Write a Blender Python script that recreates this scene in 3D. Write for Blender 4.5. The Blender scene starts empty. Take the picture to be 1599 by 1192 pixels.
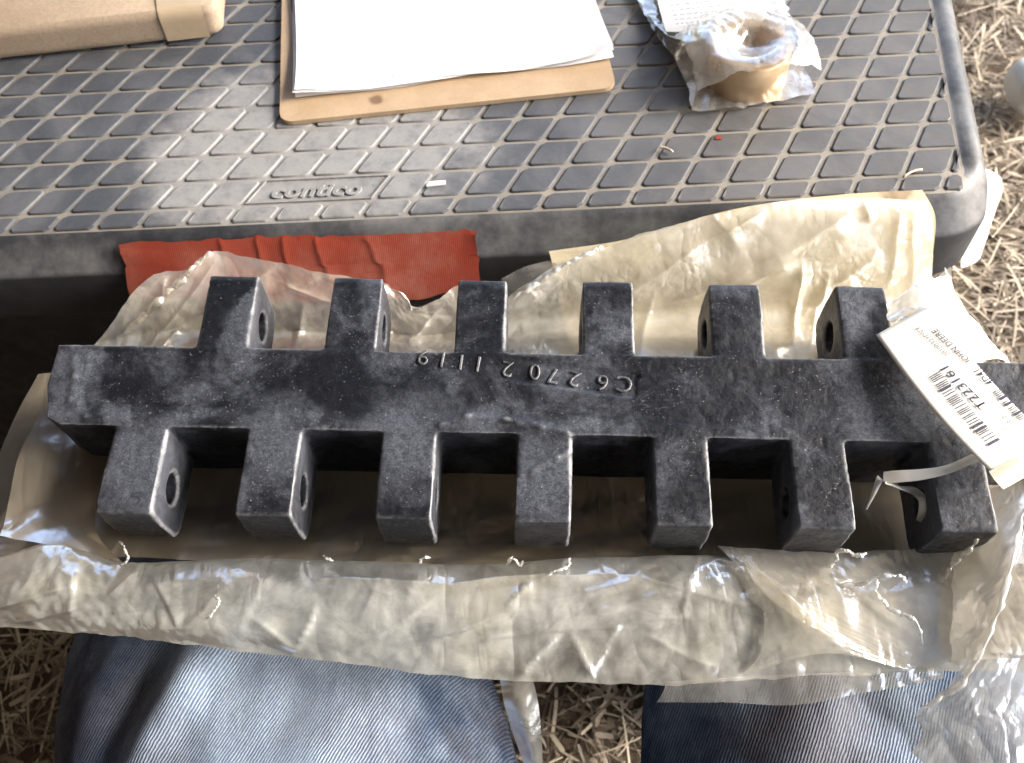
import bpy, bmesh, math, random
import numpy as np
from mathutils import Matrix, Vector
random.seed(7); rng = np.random.default_rng(7)
R = math.radians
SC = bpy.context.scene
COL = SC.collection

# ------------------------------------------------------------------ camera
H = 0.38                                   # height of the tool box lid above the ground (m)
CAM = np.array([0.0, 0.0, H + 0.44])
PITCH, ROLL, FPX = R(56.3117), R(-3.1789), 1536.0
fw = np.array([0, math.cos(PITCH), -math.sin(PITCH)])
up0 = np.array([0, math.sin(PITCH), math.cos(PITCH)])
rt0 = np.array([1.0, 0, 0])
rt = rt0 * math.cos(ROLL) + up0 * math.sin(ROLL)
up = -rt0 * math.sin(ROLL) + up0 * math.cos(ROLL)
cd = bpy.data.cameras.new("camera")
cd.sensor_width = 36.0
cd.lens = 36.0 * FPX / 1599.0
cd.clip_start, cd.clip_end = 0.02, 500.0
cam = bpy.data.objects.new("camera", cd); COL.objects.link(cam)
cam.matrix_world = Matrix(((rt[0], up[0], -fw[0], CAM[0]), (rt[1], up[1], -fw[1], CAM[1]),
                           (rt[2], up[2], -fw[2], CAM[2]), (0, 0, 0, 1)))
cd.dof.use_dof = True
cd.dof.focus_distance = 0.49
cd.dof.aperture_fstop = 14.0
SC.camera = cam

# ------------------------------------------------------------------ light
SUN_AZ, SUN_EL = R(90), R(36)             # azimuth clockwise from +Y, so the light comes from the right
sdir = Vector((math.sin(SUN_AZ) * math.cos(SUN_EL), math.cos(SUN_AZ) * math.cos(SUN_EL), math.sin(SUN_EL)))
w = bpy.data.worlds.new("World"); SC.world = w; w.use_nodes = True
wn = w.node_tree
sky = wn.nodes.new("ShaderNodeTexSky"); sky.sky_type = 'NISHITA'; sky.sun_disc = False
sky.sun_elevation, sky.sun_rotation = SUN_EL, SUN_AZ
sky.dust_density, sky.air_density, sky.ozone_density = 4.0, 1.0, 1.0
wn.nodes["Background"].inputs[1].default_value = 0.15
hs = wn.nodes.new("ShaderNodeHueSaturation"); hs.inputs['Saturation'].default_value = 0.9   # thin high overcast
wn.links.new(sky.outputs[0], hs.inputs['Color']); wn.links.new(hs.outputs[0], wn.nodes["Background"].inputs[0])
sl = bpy.data.lights.new("sun", 'SUN'); sl.energy = 1.15; sl.angle = R(30); sl.color = (1.0, 0.985, 0.955)
so = bpy.data.objects.new("sun", sl); COL.objects.link(so)
so.rotation_euler = sdir.to_track_quat('Z', 'Y').to_euler()
SC.view_settings.view_transform = 'Standard'
SC.view_settings.look = 'None'
SC.view_settings.gamma = 1.0
SC.view_settings.use_curve_mapping = False
SC.view_settings.exposure = 2.1
SC.render.engine = 'CYCLES'
SC.cycles.use_denoising = True
SC.cycles.transparent_max_bounces = 24
SC.cycles.max_bounces = 8

# ------------------------------------------------------------------ where things stand (measured on the photograph)
def ray(x, y): return fw + rt * (x - 799.5) / FPX + up * (596 - y) / FPX
def az(x, y, z):                           # the point of the plane height=z seen at (x, y)
    d = ray(x, y); return CAM + d * (z - CAM[2]) / d[2]
def ay(x, y, Y):                           # the point of the upright plane y=Y seen at (x, y)
    d = ray(x, y); return CAM + d * Y / d[1]
# frame of the steel bar: x along the bar, y across it, z out of its top face
BO = np.array([0.0012, 0.2523, H + 0.0143])
BX = np.array([0.9969, -0.0743, -0.0240]); BX /= np.linalg.norm(BX)
BZ = np.array([0.0148, -0.1222, 0.9924]); BZ -= BX * (BZ @ BX); BZ /= np.linalg.norm(BZ)
BY = np.cross(BZ, BX)
BM = Matrix(((BX[0], BY[0], BZ[0], BO[0]), (BX[1], BY[1], BZ[1], BO[1]), (BX[2], BY[2], BZ[2], BO[2]), (0, 0, 0, 1)))
def ab(x, y, h=0.0):                       # point at height h over the bar's top plane (world)
    o = BO + BZ * h; d = ray(x, y); return CAM + d * ((o - CAM) @ BZ) / (d @ BZ)
def abl(x, y, h=0.0):
    p = ab(x, y, h) - BO; return np.array([p @ BX, p @ BY, p @ BZ])

# ------------------------------------------------------------------ numpy noise
def _hash(i, j, k, seed):
    n = (i * 374761393 + j * 668265263 + k * 2147483647 + seed * 974634521) & 0xffffffff
    n = ((n ^ (n >> 13)) * 1274126177) & 0xffffffff
    return ((n ^ (n >> 16)) & 0xffff) / 32767.5 - 1.0
def vnoise(p, seed=0):
    p = np.asarray(p, float)
    if p.shape[1] == 2: p = np.c_[p, np.zeros(len(p))]
    i = np.floor(p).astype(np.int64); f = p - i; f = f * f * (3 - 2 * f); r = 0
    for a in (0, 1):
        for b in (0, 1):
            for c in (0, 1):
                wgt = (f[:, 0] if a else 1 - f[:, 0]) * (f[:, 1] if b else 1 - f[:, 1]) * (f[:, 2] if c else 1 - f[:, 2])
                r = r + wgt * _hash(i[:, 0] + a, i[:, 1] + b, i[:, 2] + c, seed)
    return r
def fbm(p, seed=0, octv=4, gain=0.5):
    r, a = 0, 1.0
    for o in range(octv):
        r = r + a * vnoise(np.asarray(p) * 2 ** o + 17.3 * o, seed + o); a *= gain
    return r
def tri(x): return 2 * np.abs(x - np.floor(x + 0.5)) * 2 - 1
def crumple(p, seed, freq=20.0, folds=5, warp=0.6, soft=False):
    """sharp crossing creases as in crumpled film; p in metres (N,2)"""
    g = np.random.default_rng(seed); r = np.zeros(len(p))
    for k in range(folds):
        a = g.uniform(0, math.pi); f = freq * g.uniform(0.5, 1.7)
        d = p @ np.array([math.cos(a), math.sin(a)]) * f + g.uniform(0, 9)
        d = d + warp * vnoise(p * freq * 0.35 + g.uniform(0, 50), seed + k)
        m = np.clip(0.5 + 0.9 * vnoise(p * freq * 0.3 + g.uniform(0, 50), seed + 40 + k), 0, 1)
        t = tri(d)
        r += m * (1 - np.abs(t) * 1.0) / (0.6 + f / freq)
    return r / folds * 2

# ------------------------------------------------------------------ object helpers
def link(o, parent=None):
    COL.objects.link(o)
    if parent is not None: o.parent = parent
    return o
def tag(o, label=None, cat=None, group=None, kind=None):
    for k, v in (('label', label), ('category', cat), ('group', group), ('kind', kind)):
        if v: o[k] = v
    return o
def empty(name, loc=(0, 0, 0), mw=None):
    o = bpy.data.objects.new(name, None); o.empty_display_size = 0.05; COL.objects.link(o)
    if mw is not None: o.matrix_world = mw
    else: o.location = loc
    return o
def mesh_np(name, v, f, m=None, parent=None, smooth=True, mats=None):
    me = bpy.data.meshes.new(name)
    me.from_pydata([tuple(map(float, q)) for q in v], [], f if isinstance(f, list) else f.tolist())
    if smooth: me.polygons.foreach_set('use_smooth', [True] * len(me.polygons))
    me.update()
    if m: me.materials.append(m)
    o = bpy.data.objects.new(name, me)
    return link(o, parent)
def keep_world(o, parent):
    """parent o (built in world coordinates) to an empty that may be rotated"""
    o.parent = parent; o.matrix_parent_inverse = parent.matrix_basis.inverted()
    return o
def bm_obj(name, bm, m=None, parent=None, smooth=False, bevel=0.0, seg=2):
    if bevel > 0:
        bmesh.ops.bevel(bm, geom=[e for e in bm.edges if e.is_manifold and e.calc_face_angle(0) > 0.5],
                        offset=bevel, segments=seg, affect='EDGES', profile=0.5)
    bmesh.ops.recalc_face_normals(bm, faces=bm.faces)
    me = bpy.data.meshes.new(name); bm.to_mesh(me); bm.free()
    if smooth: me.polygons.foreach_set('use_smooth', [True] * len(me.polygons))
    if m: me.materials.append(m)
    return link(bpy.data.objects.new(name, me), parent)
def prism(poly, z0, z1):
    bm = bmesh.new()
    a = [bm.verts.new((x, y, z0)) for x, y in poly]; b = [bm.verts.new((x, y, z1)) for x, y in poly]
    n = len(poly)
    bm.faces.new(a[::-1]); bm.faces.new(b)
    for i in range(n): bm.faces.new((a[i], a[(i + 1) % n], b[(i + 1) % n], b[i]))
    return bm
def cr_weights(n, m):
    """Catmull-Rom weights from n control points to m samples (m x n)"""
    W = np.zeros((m, n)); t = np.linspace(0, n - 1, m)
    for r_, x in enumerate(t):
        i = min(int(x), n - 2); f = x - i
        c = [-.5 * f + f * f - .5 * f ** 3, 1 - 2.5 * f * f + 1.5 * f ** 3, .5 * f + 2 * f * f - 1.5 * f ** 3, -.5 * f * f + .5 * f ** 3]
        for k, q in zip((i - 1, i, i + 1, i + 2), c):
            if k < 0: W[r_, 0] += 2 * q; W[r_, min(1, n - 1)] -= q
            elif k > n - 1: W[r_, n - 1] += 2 * q; W[r_, n - 2] -= q
            else: W[r_, k] += q
    return W
def sheet(name, rows, m, parent=None, nu=90, nv=40, amp=0.004, freq=22, seed=1, fray=0.0, fine=0.0, pin=None, stretch=(1, 1), folds=()):
    """a film of plastic or paper through a grid of points (rows x columns of world points)"""
    G = np.array(rows, float)
    Wv, Wu = cr_weights(G.shape[0], nv), cr_weights(G.shape[1], nu)
    P = np.einsum('ar,bc,rck->abk', Wv, Wu, G)
    lu = np.linalg.norm(np.diff(P, axis=1), axis=2).sum(1).mean(); lv = np.linalg.norm(np.diff(P, axis=0), axis=2).sum(0).mean()
    uu, vv = np.meshgrid(np.linspace(0, 1, nu), np.linspace(0, 1, nv))
    q = np.c_[uu.ravel() * lu * stretch[0], vv.ravel() * lv * stretch[1]]
    du, dv = np.gradient(P, axis=1), np.gradient(P, axis=0)
    n = np.cross(du, dv); n /= np.linalg.norm(n, axis=2, keepdims=True) + 1e-12
    if n[..., 2].mean() < 0: n = -n
    d = crumple(q, seed, freq) * amp
    if fine: d = d + crumple(q, seed + 91, freq * 3.1, 6) * fine
    d = d.reshape(nv, nu)
    if pin is not None: d = d * pin(uu, vv)
    P = P + n * d[..., None]
    if folds:                                            # creases measured on the photograph
        qx, qy = project(P.reshape(-1, 3)); D = np.zeros(len(qx)); gq = np.random.default_rng(seed)
        qx = qx + 5 * vnoise(np.c_[qx, qy] / 60.0, seed + 3); qy = qy + 5 * vnoise(np.c_[qx, qy] / 60.0, seed + 4)
        for (xa, ya, xb, yb, hh, w0, w1) in folds:
            ex, ey = xb - xa, yb - ya; L_ = math.hypot(ex, ey); t = ((qx - xa) * ex + (qy - ya) * ey) / L_ / L_
            dd = ((qx - xa) * ey - (qy - ya) * ex) / L_; en = np.clip(np.minimum(t, 1 - t) * 4 + 0.15, 0, 1) * (t > -0.04) * (t < 1.04)
            D += hh * np.where(dd < 0, np.exp(dd / w0), np.exp(-dd / w1)) * en
        P = P + n * D.reshape(nv, nu)[..., None]
    if fray:
        e = np.minimum(np.minimum(uu, 1 - uu) * lu, np.minimum(vv, 1 - vv) * lv)
        k = np.exp(-e / 0.006)[..., None] * fray
        j = np.stack([fbm(q * 120, seed + 5 + c, 3).reshape(nv, nu) for c in range(2)], -1)
        P = P + k * (j[..., :1] * dv / (np.linalg.norm(dv, axis=2, keepdims=True) + 1e-9) + j[..., 1:] * du / (np.linalg.norm(du, axis=2, keepdims=True) + 1e-9))
    idx = np.arange(nu * nv).reshape(nv, nu)
    f = np.stack([idx[:-1, :-1], idx[:-1, 1:], idx[1:, 1:], idx[1:, :-1]], -1).reshape(-1, 4)
    return mesh_np(name, P.reshape(-1, 3), f, m, parent)
def project(p):
    q = np.asarray(p, float) - CAM; zc = q @ fw; return 799.5 + FPX * (q @ rt) / zc, 596 - FPX * (q @ up) / zc
def tube(path, rad, seg=8):
    """vertices and faces of a tube along a path with a radius per point"""
    path = np.array(path, float); n = len(path); v, f = [], []
    t = np.gradient(path, axis=0); t /= np.linalg.norm(t, axis=1, keepdims=True)
    nrm = np.cross(t[0], [0, 0, 1.0]); nrm = nrm if np.linalg.norm(nrm) > 1e-3 else np.array([1.0, 0, 0]); nrm /= np.linalg.norm(nrm)
    for i in range(n):
        nrm = nrm - t[i] * (nrm @ t[i]); nrm /= np.linalg.norm(nrm); b = np.cross(t[i], nrm)
        r_ = rad[i] if hasattr(rad, '__len__') else rad
        for k in range(seg):
            a = 2 * math.pi * k / seg; v.append(path[i] + r_ * (math.cos(a) * nrm + math.sin(a) * b))
    for i in range(n - 1):
        for k in range(seg):
            f.append((i * seg + k, i * seg + (k + 1) % seg, (i + 1) * seg + (k + 1) % seg, (i + 1) * seg + k))
    f.append(tuple(range(seg))[::-1]); f.append(tuple(range((n - 1) * seg, n * seg)))
    return v, f
def curve_pts(pts, n):
    pts = np.array(pts, float); return cr_weights(len(pts), n) @ pts
def text_mesh(body, size, extrude=0.0, bevel=0.0, offset=0.0, res=3):
    c = bpy.data.curves.new('lettering', 'FONT'); c.body = body; c.size = size; c.extrude = extrude
    c.bevel_depth = bevel; c.bevel_resolution = 1; c.offset = offset; c.resolution_u = res; c.align_x = 'LEFT'
    o = bpy.data.objects.new('lettering', c); COL.objects.link(o)
    dg = bpy.context.evaluated_depsgraph_get(); me = bpy.data.meshes.new_from_object(o.evaluated_get(dg))
    bpy.data.objects.remove(o); bpy.data.curves.remove(c)
    return me

# ------------------------------------------------------------------ materials
class MB:
    def __init__(s, name):
        s.m = bpy.data.materials.new(name); s.m.use_nodes = True; s.nt = s.m.node_tree
        s.bsdf = s.nt.nodes['Principled BSDF']; s.out = s.nt.nodes['Material Output']
        s.pos = s.n('ShaderNodeNewGeometry').outputs['Position']
    def n(s, t, ins=None, **kw):
        nd = s.nt.nodes.new(t)
        for k, v in kw.items(): setattr(nd, k, v)
        for k, v in (ins or {}).items(): s.put(nd.inputs[k], v)
        return nd
    def put(s, sock, v):
        if hasattr(v, 'is_linked') or isinstance(v, bpy.types.NodeSocket): s.nt.links.new(v, sock)
        else: sock.default_value = v
    def set(s, **kw):
        for k, v in kw.items(): s.put(s.bsdf.inputs[k.replace('_', ' ')], v)
    def noise(s, scale, detail=4, rough=0.55, dist=0.0, vec=None):
        return s.n('ShaderNodeTexNoise', {'Vector': vec or s.pos, 'Scale': scale, 'Detail': detail, 'Roughness': rough, 'Distortion': dist}).outputs['Fac']
    def ramp(s, fac, lo, hi, a=0.0, b=1.0):
        return s.n('ShaderNodeMapRange', {'Value': fac, 'From Min': lo, 'From Max': hi, 'To Min': a, 'To Max': b}, interpolation_type='SMOOTHSTEP').outputs[0]
    def mix(s, fac, a, b):
        nd = s.n('ShaderNodeMix', data_type='RGBA'); s.put(nd.inputs[0], fac)
        for k, c in ((6, a), (7, b)): s.put(nd.inputs[k], c if not isinstance(c, tuple) else (*c, 1.0))
        return nd.outputs[2]
    def math(s, op, a, b=0.0):
        nd = s.n('ShaderNodeMath', operation=op); s.put(nd.inputs[0], a); s.put(nd.inputs[1], b); return nd.outputs[0]
    def bump(s, h, strength=0.3, dist=0.001, normal=None):
        nd = s.n('ShaderNodeBump', {'Height': h, 'Strength': strength, 'Distance': dist})
        if normal: s.put(nd.inputs['Normal'], normal)
        return nd.outputs[0]
    def scaled(s, sx, sy, sz, rot=(0, 0, 0), vec=None):
        return s.n('ShaderNodeMapping', {'Vector': vec or s.pos, 'Scale': (sx, sy, sz), 'Rotation': rot}).outputs[0]
    def spot(s, c, r0, r1, wob=0.03, scale=14):
        """1 inside a ragged patch round the world point c, 0 outside"""
        d = s.n('ShaderNodeVectorMath', operation='DISTANCE'); s.put(d.inputs[0], s.pos); d.inputs[1].default_value = tuple(c)
        k = s.math('ADD', d.outputs['Value'], s.math('MULTIPLY', s.math('SUBTRACT', s.noise(scale, 5, 0.65), 0.5), wob * 4))
        return s.ramp(k, r0, r1, 1.0, 0.0)

def film(name, col, opacity, rough=0.10, vary=0.25, crinkle=0.5, gloss=1.0, transl=0.45):
    b = MB(name); nt = b.nt
    k = b.math('ADD', b.math('MULTIPLY', b.noise(16, 5, 0.6, 0.8), 0.6), b.math('MULTIPLY', b.noise(70, 4, 0.6, 0.6), 0.4))
    op = b.ramp(k, 0.36, 0.64, max(opacity - vary, 0.02), min(opacity + vary, 0.98))
    # long straight creases in several directions over an almost smooth film
    h = None
    for q, (ang, sc_, st) in enumerate(((0.35, 34, 5.0), (-0.75, 46, 6.0), (1.35, 58, 5.0), (2.3, 95, 4.0))):
        nz = b.noise(sc_, 2, 0.45, 0.25, b.scaled(1, 1 / st, 1, (0.3 * q, 0.2, ang)))
        rd = b.math('ABSOLUTE', b.math('SUBTRACT', nz, 0.5))
        rd = b.math('MULTIPLY', b.math('MULTIPLY', rd, b.ramp(b.noise(12 + 3 * q, 2, 0.5), 0.45, 0.62, 0.1, 1.0)), 34.0 / sc_)
        h = rd if h is None else b.math('ADD', h, rd)
    h = b.math('ADD', h, b.math('MULTIPLY', b.noise(300, 3, 0.6), 0.025))
    nrm = b.bump(h, crinkle * 0.62, 0.014)
    tint = b.mix(b.ramp(b.noise(17, 5, 0.65), 0.35, 0.75), col, tuple(c * q for c, q in zip(col, (0.90, 0.86, 0.76))))
    dif = b.n('ShaderNodeBsdfDiffuse', {'Color': tint, 'Normal': nrm}).outputs[0]
    trl = b.n('ShaderNodeBsdfTranslucent', {'Color': tint, 'Normal': nrm}).outputs[0]
    body = b.n('ShaderNodeMixShader', {0: transl, 1: dif, 2: trl}).outputs[0]
    tr = b.n('ShaderNodeBsdfTransparent', {'Color': (0.97, 0.95, 0.9, 1)}).outputs[0]
    body = b.n('ShaderNodeMixShader', {0: op, 1: tr, 2: body}).outputs[0]
    fr = b.n('ShaderNodeFresnel', {'IOR': 1.5, 'Normal': nrm}).outputs[0]
    fr = b.math('MINIMUM', b.math('MULTIPLY', fr, gloss * 2.8), 0.55)
    g1 = b.n('ShaderNodeBsdfGlossy', {'Color': (1, 1, 1, 1), 'Roughness': rough, 'Normal': nrm}).outputs[0]
    g2 = b.n('ShaderNodeBsdfGlossy', {'Color': (1, 1, 1, 1), 'Roughness': 0.34, 'Normal': nrm}).outputs[0]
    gl = b.n('ShaderNodeMixShader', {0: 0.25, 1: g1, 2: g2}).outputs[0]
    fin = b.n('ShaderNodeMixShader', {0: fr, 1: body, 2: gl}).outputs[0]
    nt.links.new(fin, b.out.inputs['Surface'])
    return b.m

M = {}
# black plastic of the tool box, dusted
def box_plastic(name, dust_lo, groove=False):
    b = MB(name)
    d1 = b.ramp(b.noise(13, 7, 0.7, 0.6), 0.38, 0.68)
    d2 = b.noise(130, 4, 0.7)
    p = b.spot(az(440, 225, H), 0.055, 0.105, 0.040, 15)
    p2 = b.spot(az(590, 235, H), 0.035, 0.085, 0.03, 22)
    pale = b.math('MAXIMUM', p, b.math('MULTIPLY', p2, 0.95))
    pale = b.math('MULTIPLY', pale, b.ramp(d2, 0.25, 0.6, 0.55, 1.0))
    right = b.ramp(b.n('ShaderNodeSeparateXYZ', {0: b.pos}).outputs[0], -0.05, 0.2)
    base = (0.056, 0.062, 0.074)
    c = b.mix(b.math('MULTIPLY', d1, dust_lo), base, (0.19, 0.19, 0.195))
    c = b.mix(b.math('MULTIPLY', b.math('MULTIPLY', right, b.ramp(d2, 0.3, 0.7, 0.35, 0.9)), 0.35 if not groove else 0.75), c, (0.17, 0.145, 0.115))
    if groove: c = b.mix(b.ramp(b.noise(45, 4, 0.6), 0.3, 0.7, 0.55, 1.0), c, (0.27, 0.245, 0.205))
    c = b.mix(b.math('MULTIPLY', pale, 0.88), c, (0.31, 0.307, 0.30))
    b.set(Base_Color=c, Roughness=b.ramp(d2, 0.3, 0.7, 0.5, 0.7), Normal=b.bump(b.noise(420, 3, 0.6), 0.25, 0.0005))
    return b.m
M['pad'] = box_plastic('dusty black plastic', 0.40)
M['groove'] = box_plastic('dust in the grooves', 0.6, True)
b = MB('black plastic skirt')
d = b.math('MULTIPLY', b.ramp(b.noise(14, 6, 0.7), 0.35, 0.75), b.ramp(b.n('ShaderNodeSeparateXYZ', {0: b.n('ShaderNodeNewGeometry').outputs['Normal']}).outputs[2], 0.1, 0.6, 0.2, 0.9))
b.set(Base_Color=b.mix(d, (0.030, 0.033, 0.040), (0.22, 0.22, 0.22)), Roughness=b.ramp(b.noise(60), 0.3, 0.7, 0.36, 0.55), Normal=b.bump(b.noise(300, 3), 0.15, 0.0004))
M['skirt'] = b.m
# cast steel, black paint with grey scuffs and bright specks
def steel(name, lift):
    b = MB(name)
    g = b.n('ShaderNodeNewGeometry')
    n1 = b.noise(26, 7, 0.68, 0.4); n2 = b.noise(300, 5, 0.75, 0.3); n3 = b.noise(520, 3, 0.6); n4 = b.noise(1000, 3, 0.7)
    sc = b.math('MULTIPLY', b.math('MULTIPLY', b.ramp(n1, 0.46, 0.72), b.ramp(n2, 0.36, 0.64, 0.55, 1.0)), b.ramp(n4, 0.3, 0.7, 0.5, 1.0))
    for (qx, qy), r0_, r1_ in (((400, 470), .003, .012), ((120, 570), .004, .016), ((95, 640), .004, .018), ((180, 655), .003, .014), ((275, 665), .003, .012), ((480, 672), .003, .012), ((760, 660), .003, .02), ((960, 678), .002, .014), ((1170, 680), .002, .014), ((1380, 685), .002, .014), ((1470, 815), .003, .013), ((1250, 815), .003, .014), ((200, 835), .003, .016), ((395, 505), .004, .022), ((385, 545), .004, .02), ((1340, 490), .006, .026), ((110, 600), .006, .024), ((1385, 660), .008, .035), ((640, 690), .01, .04), ((850, 740), .008, .04), ((215, 720), .01, .04), ((430, 690), .008, .035)):
        sc = b.math('MAXIMUM', sc, b.math('MULTIPLY', b.spot(ab(qx, qy), r0_, r1_, 0.012, 60), b.math('MULTIPLY', b.ramp(n2, 0.34, 0.62, 0.5, 0.9), b.ramp(n4, 0.3, 0.7, 0.45, 1.0))))
    c = b.mix(b.math('MULTIPLY', sc, 0.72), (0.0075, 0.0085, 0.012), (0.15, 0.163, 0.195))
    edge = b.ramp(g.outputs['Pointiness'], 0.508, 0.575)
    c = b.mix(b.math('MULTIPLY', edge, b.ramp(n2, 0.35, 0.6, 0.2, 0.85)), c, (0.20, 0.205, 0.215))
    vor = b.n('ShaderNodeTexVoronoi', {'Vector': b.pos, 'Scale': 330.0, 'Randomness': 1.0})
    rnd = b.n('ShaderNodeSeparateColor', {0: vor.outputs['Color']}).outputs[0]
    fine = b.math('MULTIPLY', b.ramp(b.noise(760, 2, 0.5, 0.4), 0.655, 0.70), b.ramp(b.noise(45, 4, 0.6), 0.40, 0.60, 0.15, 1.0))
    line = b.math('ABSOLUTE', b.math('SUBTRACT', b.noise(70, 3, 0.6, 0.8, b.scaled(0.5, 1, 1)), 0.5))
    line = b.math('MULTIPLY', b.ramp(line, 0.001, 0.012, 1.0, 0.0), b.math('MULTIPLY', b.ramp(b.noise(23, 4, 0.6), 0.5, 0.66), b.ramp(n2, 0.35, 0.6)))
    c = b.mix(b.math('MULTIPLY', line, 0.30), c, (0.16, 0.17, 0.20))
    c = b.mix(b.math('MULTIPLY', fine, 0.34), c, (0.30, 0.30, 0.31))
    speck = b.math('MULTIPLY', b.ramp(vor.outputs['Distance'], 0.06, 0.20, 1.0, 0.0), b.math('MULTIPLY', b.math('GREATER_THAN', rnd, 0.84), b.ramp(b.noise(40, 3), 0.42, 0.62)))
    c = b.mix(b.math('MULTIPLY', speck, 0.45), c, (0.40, 0.39, 0.37))
    if lift: c = b.mix(lift, c, (0.24, 0.23, 0.21))
    # the sides of the knuckles are mixed towards a lighter grey
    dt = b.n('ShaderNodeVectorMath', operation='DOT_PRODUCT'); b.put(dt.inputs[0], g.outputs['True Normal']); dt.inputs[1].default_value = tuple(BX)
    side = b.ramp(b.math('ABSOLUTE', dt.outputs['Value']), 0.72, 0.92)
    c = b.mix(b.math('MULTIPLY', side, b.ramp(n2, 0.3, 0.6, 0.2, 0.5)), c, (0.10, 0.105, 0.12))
    # light caught on the right-hand arrises, painted as a paler band
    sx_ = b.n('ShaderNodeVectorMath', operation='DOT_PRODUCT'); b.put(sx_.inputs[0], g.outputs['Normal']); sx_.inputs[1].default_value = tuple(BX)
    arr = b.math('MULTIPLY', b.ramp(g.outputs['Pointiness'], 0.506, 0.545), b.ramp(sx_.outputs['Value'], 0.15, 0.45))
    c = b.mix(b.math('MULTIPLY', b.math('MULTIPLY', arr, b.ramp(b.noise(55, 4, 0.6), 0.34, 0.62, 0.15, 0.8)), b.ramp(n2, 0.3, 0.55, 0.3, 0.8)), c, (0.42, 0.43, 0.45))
    h = b.math('ADD', b.math('MULTIPLY', n2, 0.8), b.math('MULTIPLY', n3, 0.45))
    b.set(Base_Color=c, Roughness=b.ramp(n2, 0.3, 0.7, 0.30, 0.55), Specular_IOR_Level=0.30, Normal=b.bump(h, 0.42, 0.0009))
    return b.m
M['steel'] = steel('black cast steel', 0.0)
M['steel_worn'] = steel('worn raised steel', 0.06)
# red cloth tape
b = MB('red cloth tape')
wv = b.n('ShaderNodeTexWave', {'Vector': b.pos, 'Scale': 260.0, 'Distortion': 0.6, 'Detail': 1.0}, bands_direction='X').outputs['Fac']
dd = b.ramp(b.noise(22, 6, 0.7), 0.42, 0.75)
c = b.mix(b.math('MULTIPLY', dd, 0.65), (0.26, 0.046, 0.027), (0.36, 0.16, 0.12))
c = b.mix(b.ramp(b.noise(300, 3), 0.6, 0.75, 0, 0.5), c, (0.16, 0.02, 0.015))
gr1 = b.math('ABSOLUTE', b.math('SUBTRACT', b.noise(48, 2, 0.4, 0.3, b.scaled(1, 1, 0.18)), 0.5)); gr2 = b.math('ABSOLUTE', b.math('SUBTRACT', b.noise(60, 2, 0.4, 0.3, b.scaled(0.18, 1, 1)), 0.5))
gr = b.math('MULTIPLY', b.ramp(gr1, 0.0, 0.03), b.ramp(gr2, 0.0, 0.03))
b.set(Base_Color=c, Roughness=0.28, Normal=b.bump(b.math('ADD', b.math('MULTIPLY', wv, 0.25), b.math('ADD', b.math('MULTIPLY', b.noise(60), 1.6), b.math('MULTIPLY', gr, 0.16))), 0.32, 0.0006)); M['tape'] = b.m
# kraft cardboard
b = MB('kraft cardboard')
c = b.mix(b.ramp(b.noise(12, 5, 0.6), 0.3, 0.7), (0.34, 0.265, 0.195), (0.40, 0.32, 0.24))
c = b.mix(b.ramp(b.noise(500, 3, 0.7), 0.35, 0.75, 0, 0.5), c, (0.22, 0.145, 0.085))
b.set(Base_Color=c, Roughness=0.8, Normal=b.bump(b.noise(350, 3), 0.2, 0.0004)); M['kraft'] = b.m
b = MB('hardboard')
c = b.mix(b.ramp(b.noise(40, 6, 0.7), 0.3, 0.7), (0.40, 0.285, 0.175), (0.47, 0.345, 0.22))
st = az(586, 152, H + .006)
c = b.mix(b.math('MULTIPLY', b.spot(st, 0.0035, 0.0065, 0.001, 200), 0.75), c, (0.12, 0.055, 0.02))
c = b.mix(b.ramp(b.noise(800, 2), 0.55, 0.75, 0, 0.35), c, (0.2, 0.12, 0.06))
b.set(Base_Color=c, Roughness=0.6); M['hardboard'] = b.m
b = MB('white paper'); b.set(Base_Color=b.mix(b.noise(60), (0.84, 0.84, 0.85), (0.88, 0.88, 0.88)), Roughness=0.7); M['paper'] = b.m
b = MB('faint print'); b.set(Base_Color=(0.30, 0.31, 0.34, 1), Roughness=0.8); M['print_faint'] = b.m
b = MB('black print'); b.set(Base_Color=b.mix(b.ramp(b.noise(2500, 2), 0.45, 0.7), (0.02, 0.02, 0.045), (0.12, 0.12, 0.16)), Roughness=0.6); M['print'] = b.m
b = MB('grey print'); b.set(Base_Color=(0.22, 0.22, 0.26, 1), Roughness=0.7); M['print_grey'] = b.m
b = MB('tag card')
b.set(Base_Color=b.mix(b.ramp(b.noise(70, 5, 0.6), 0.45, 0.8, 0, 0.5), (0.82, 0.80, 0.74), (0.74, 0.68, 0.52)), Roughness=0.5); M['tagcard'] = b.m
b = MB('yellowed reinforcing patch'); b.set(Base_Color=b.mix(b.noise(80), (0.74, 0.68, 0.48), (0.80, 0.75, 0.58)), Roughness=0.55); M['patch'] = b.m
# waxed amber paper inside the wrapping
b = MB('waxed amber paper')
c = b.mix(b.ramp(b.noise(20, 5, 0.65), 0.3, 0.7), (0.70, 0.59, 0.38), (0.80, 0.71, 0.51))
c = b.mix(b.math('MULTIPLY', b.spot(az(1400, 300, H + .004), 0.004, 0.02, 0.010, 90), 0.7), c, (0.20, 0.10, 0.035))
tl = b.n('ShaderNodeBsdfTranslucent', {'Color': c}).outputs[0]
b.set(Base_Color=c, Roughness=0.45, Normal=b.bump(b.noise(70, 5, 0.6, 1.0), 0.3, 0.002))
mx = b.n('ShaderNodeMixShader', {0: 0.3, 1: b.bsdf.outputs[0], 2: tl}).outputs[0]; b.nt.links.new(mx, b.out.inputs['Surface'])
M['amber'] = b.m
M['film_dusty'] = film('dusty polythene', (0.76, 0.765, 0.72), 0.58, 0.08, 0.24, 0.6)
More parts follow.
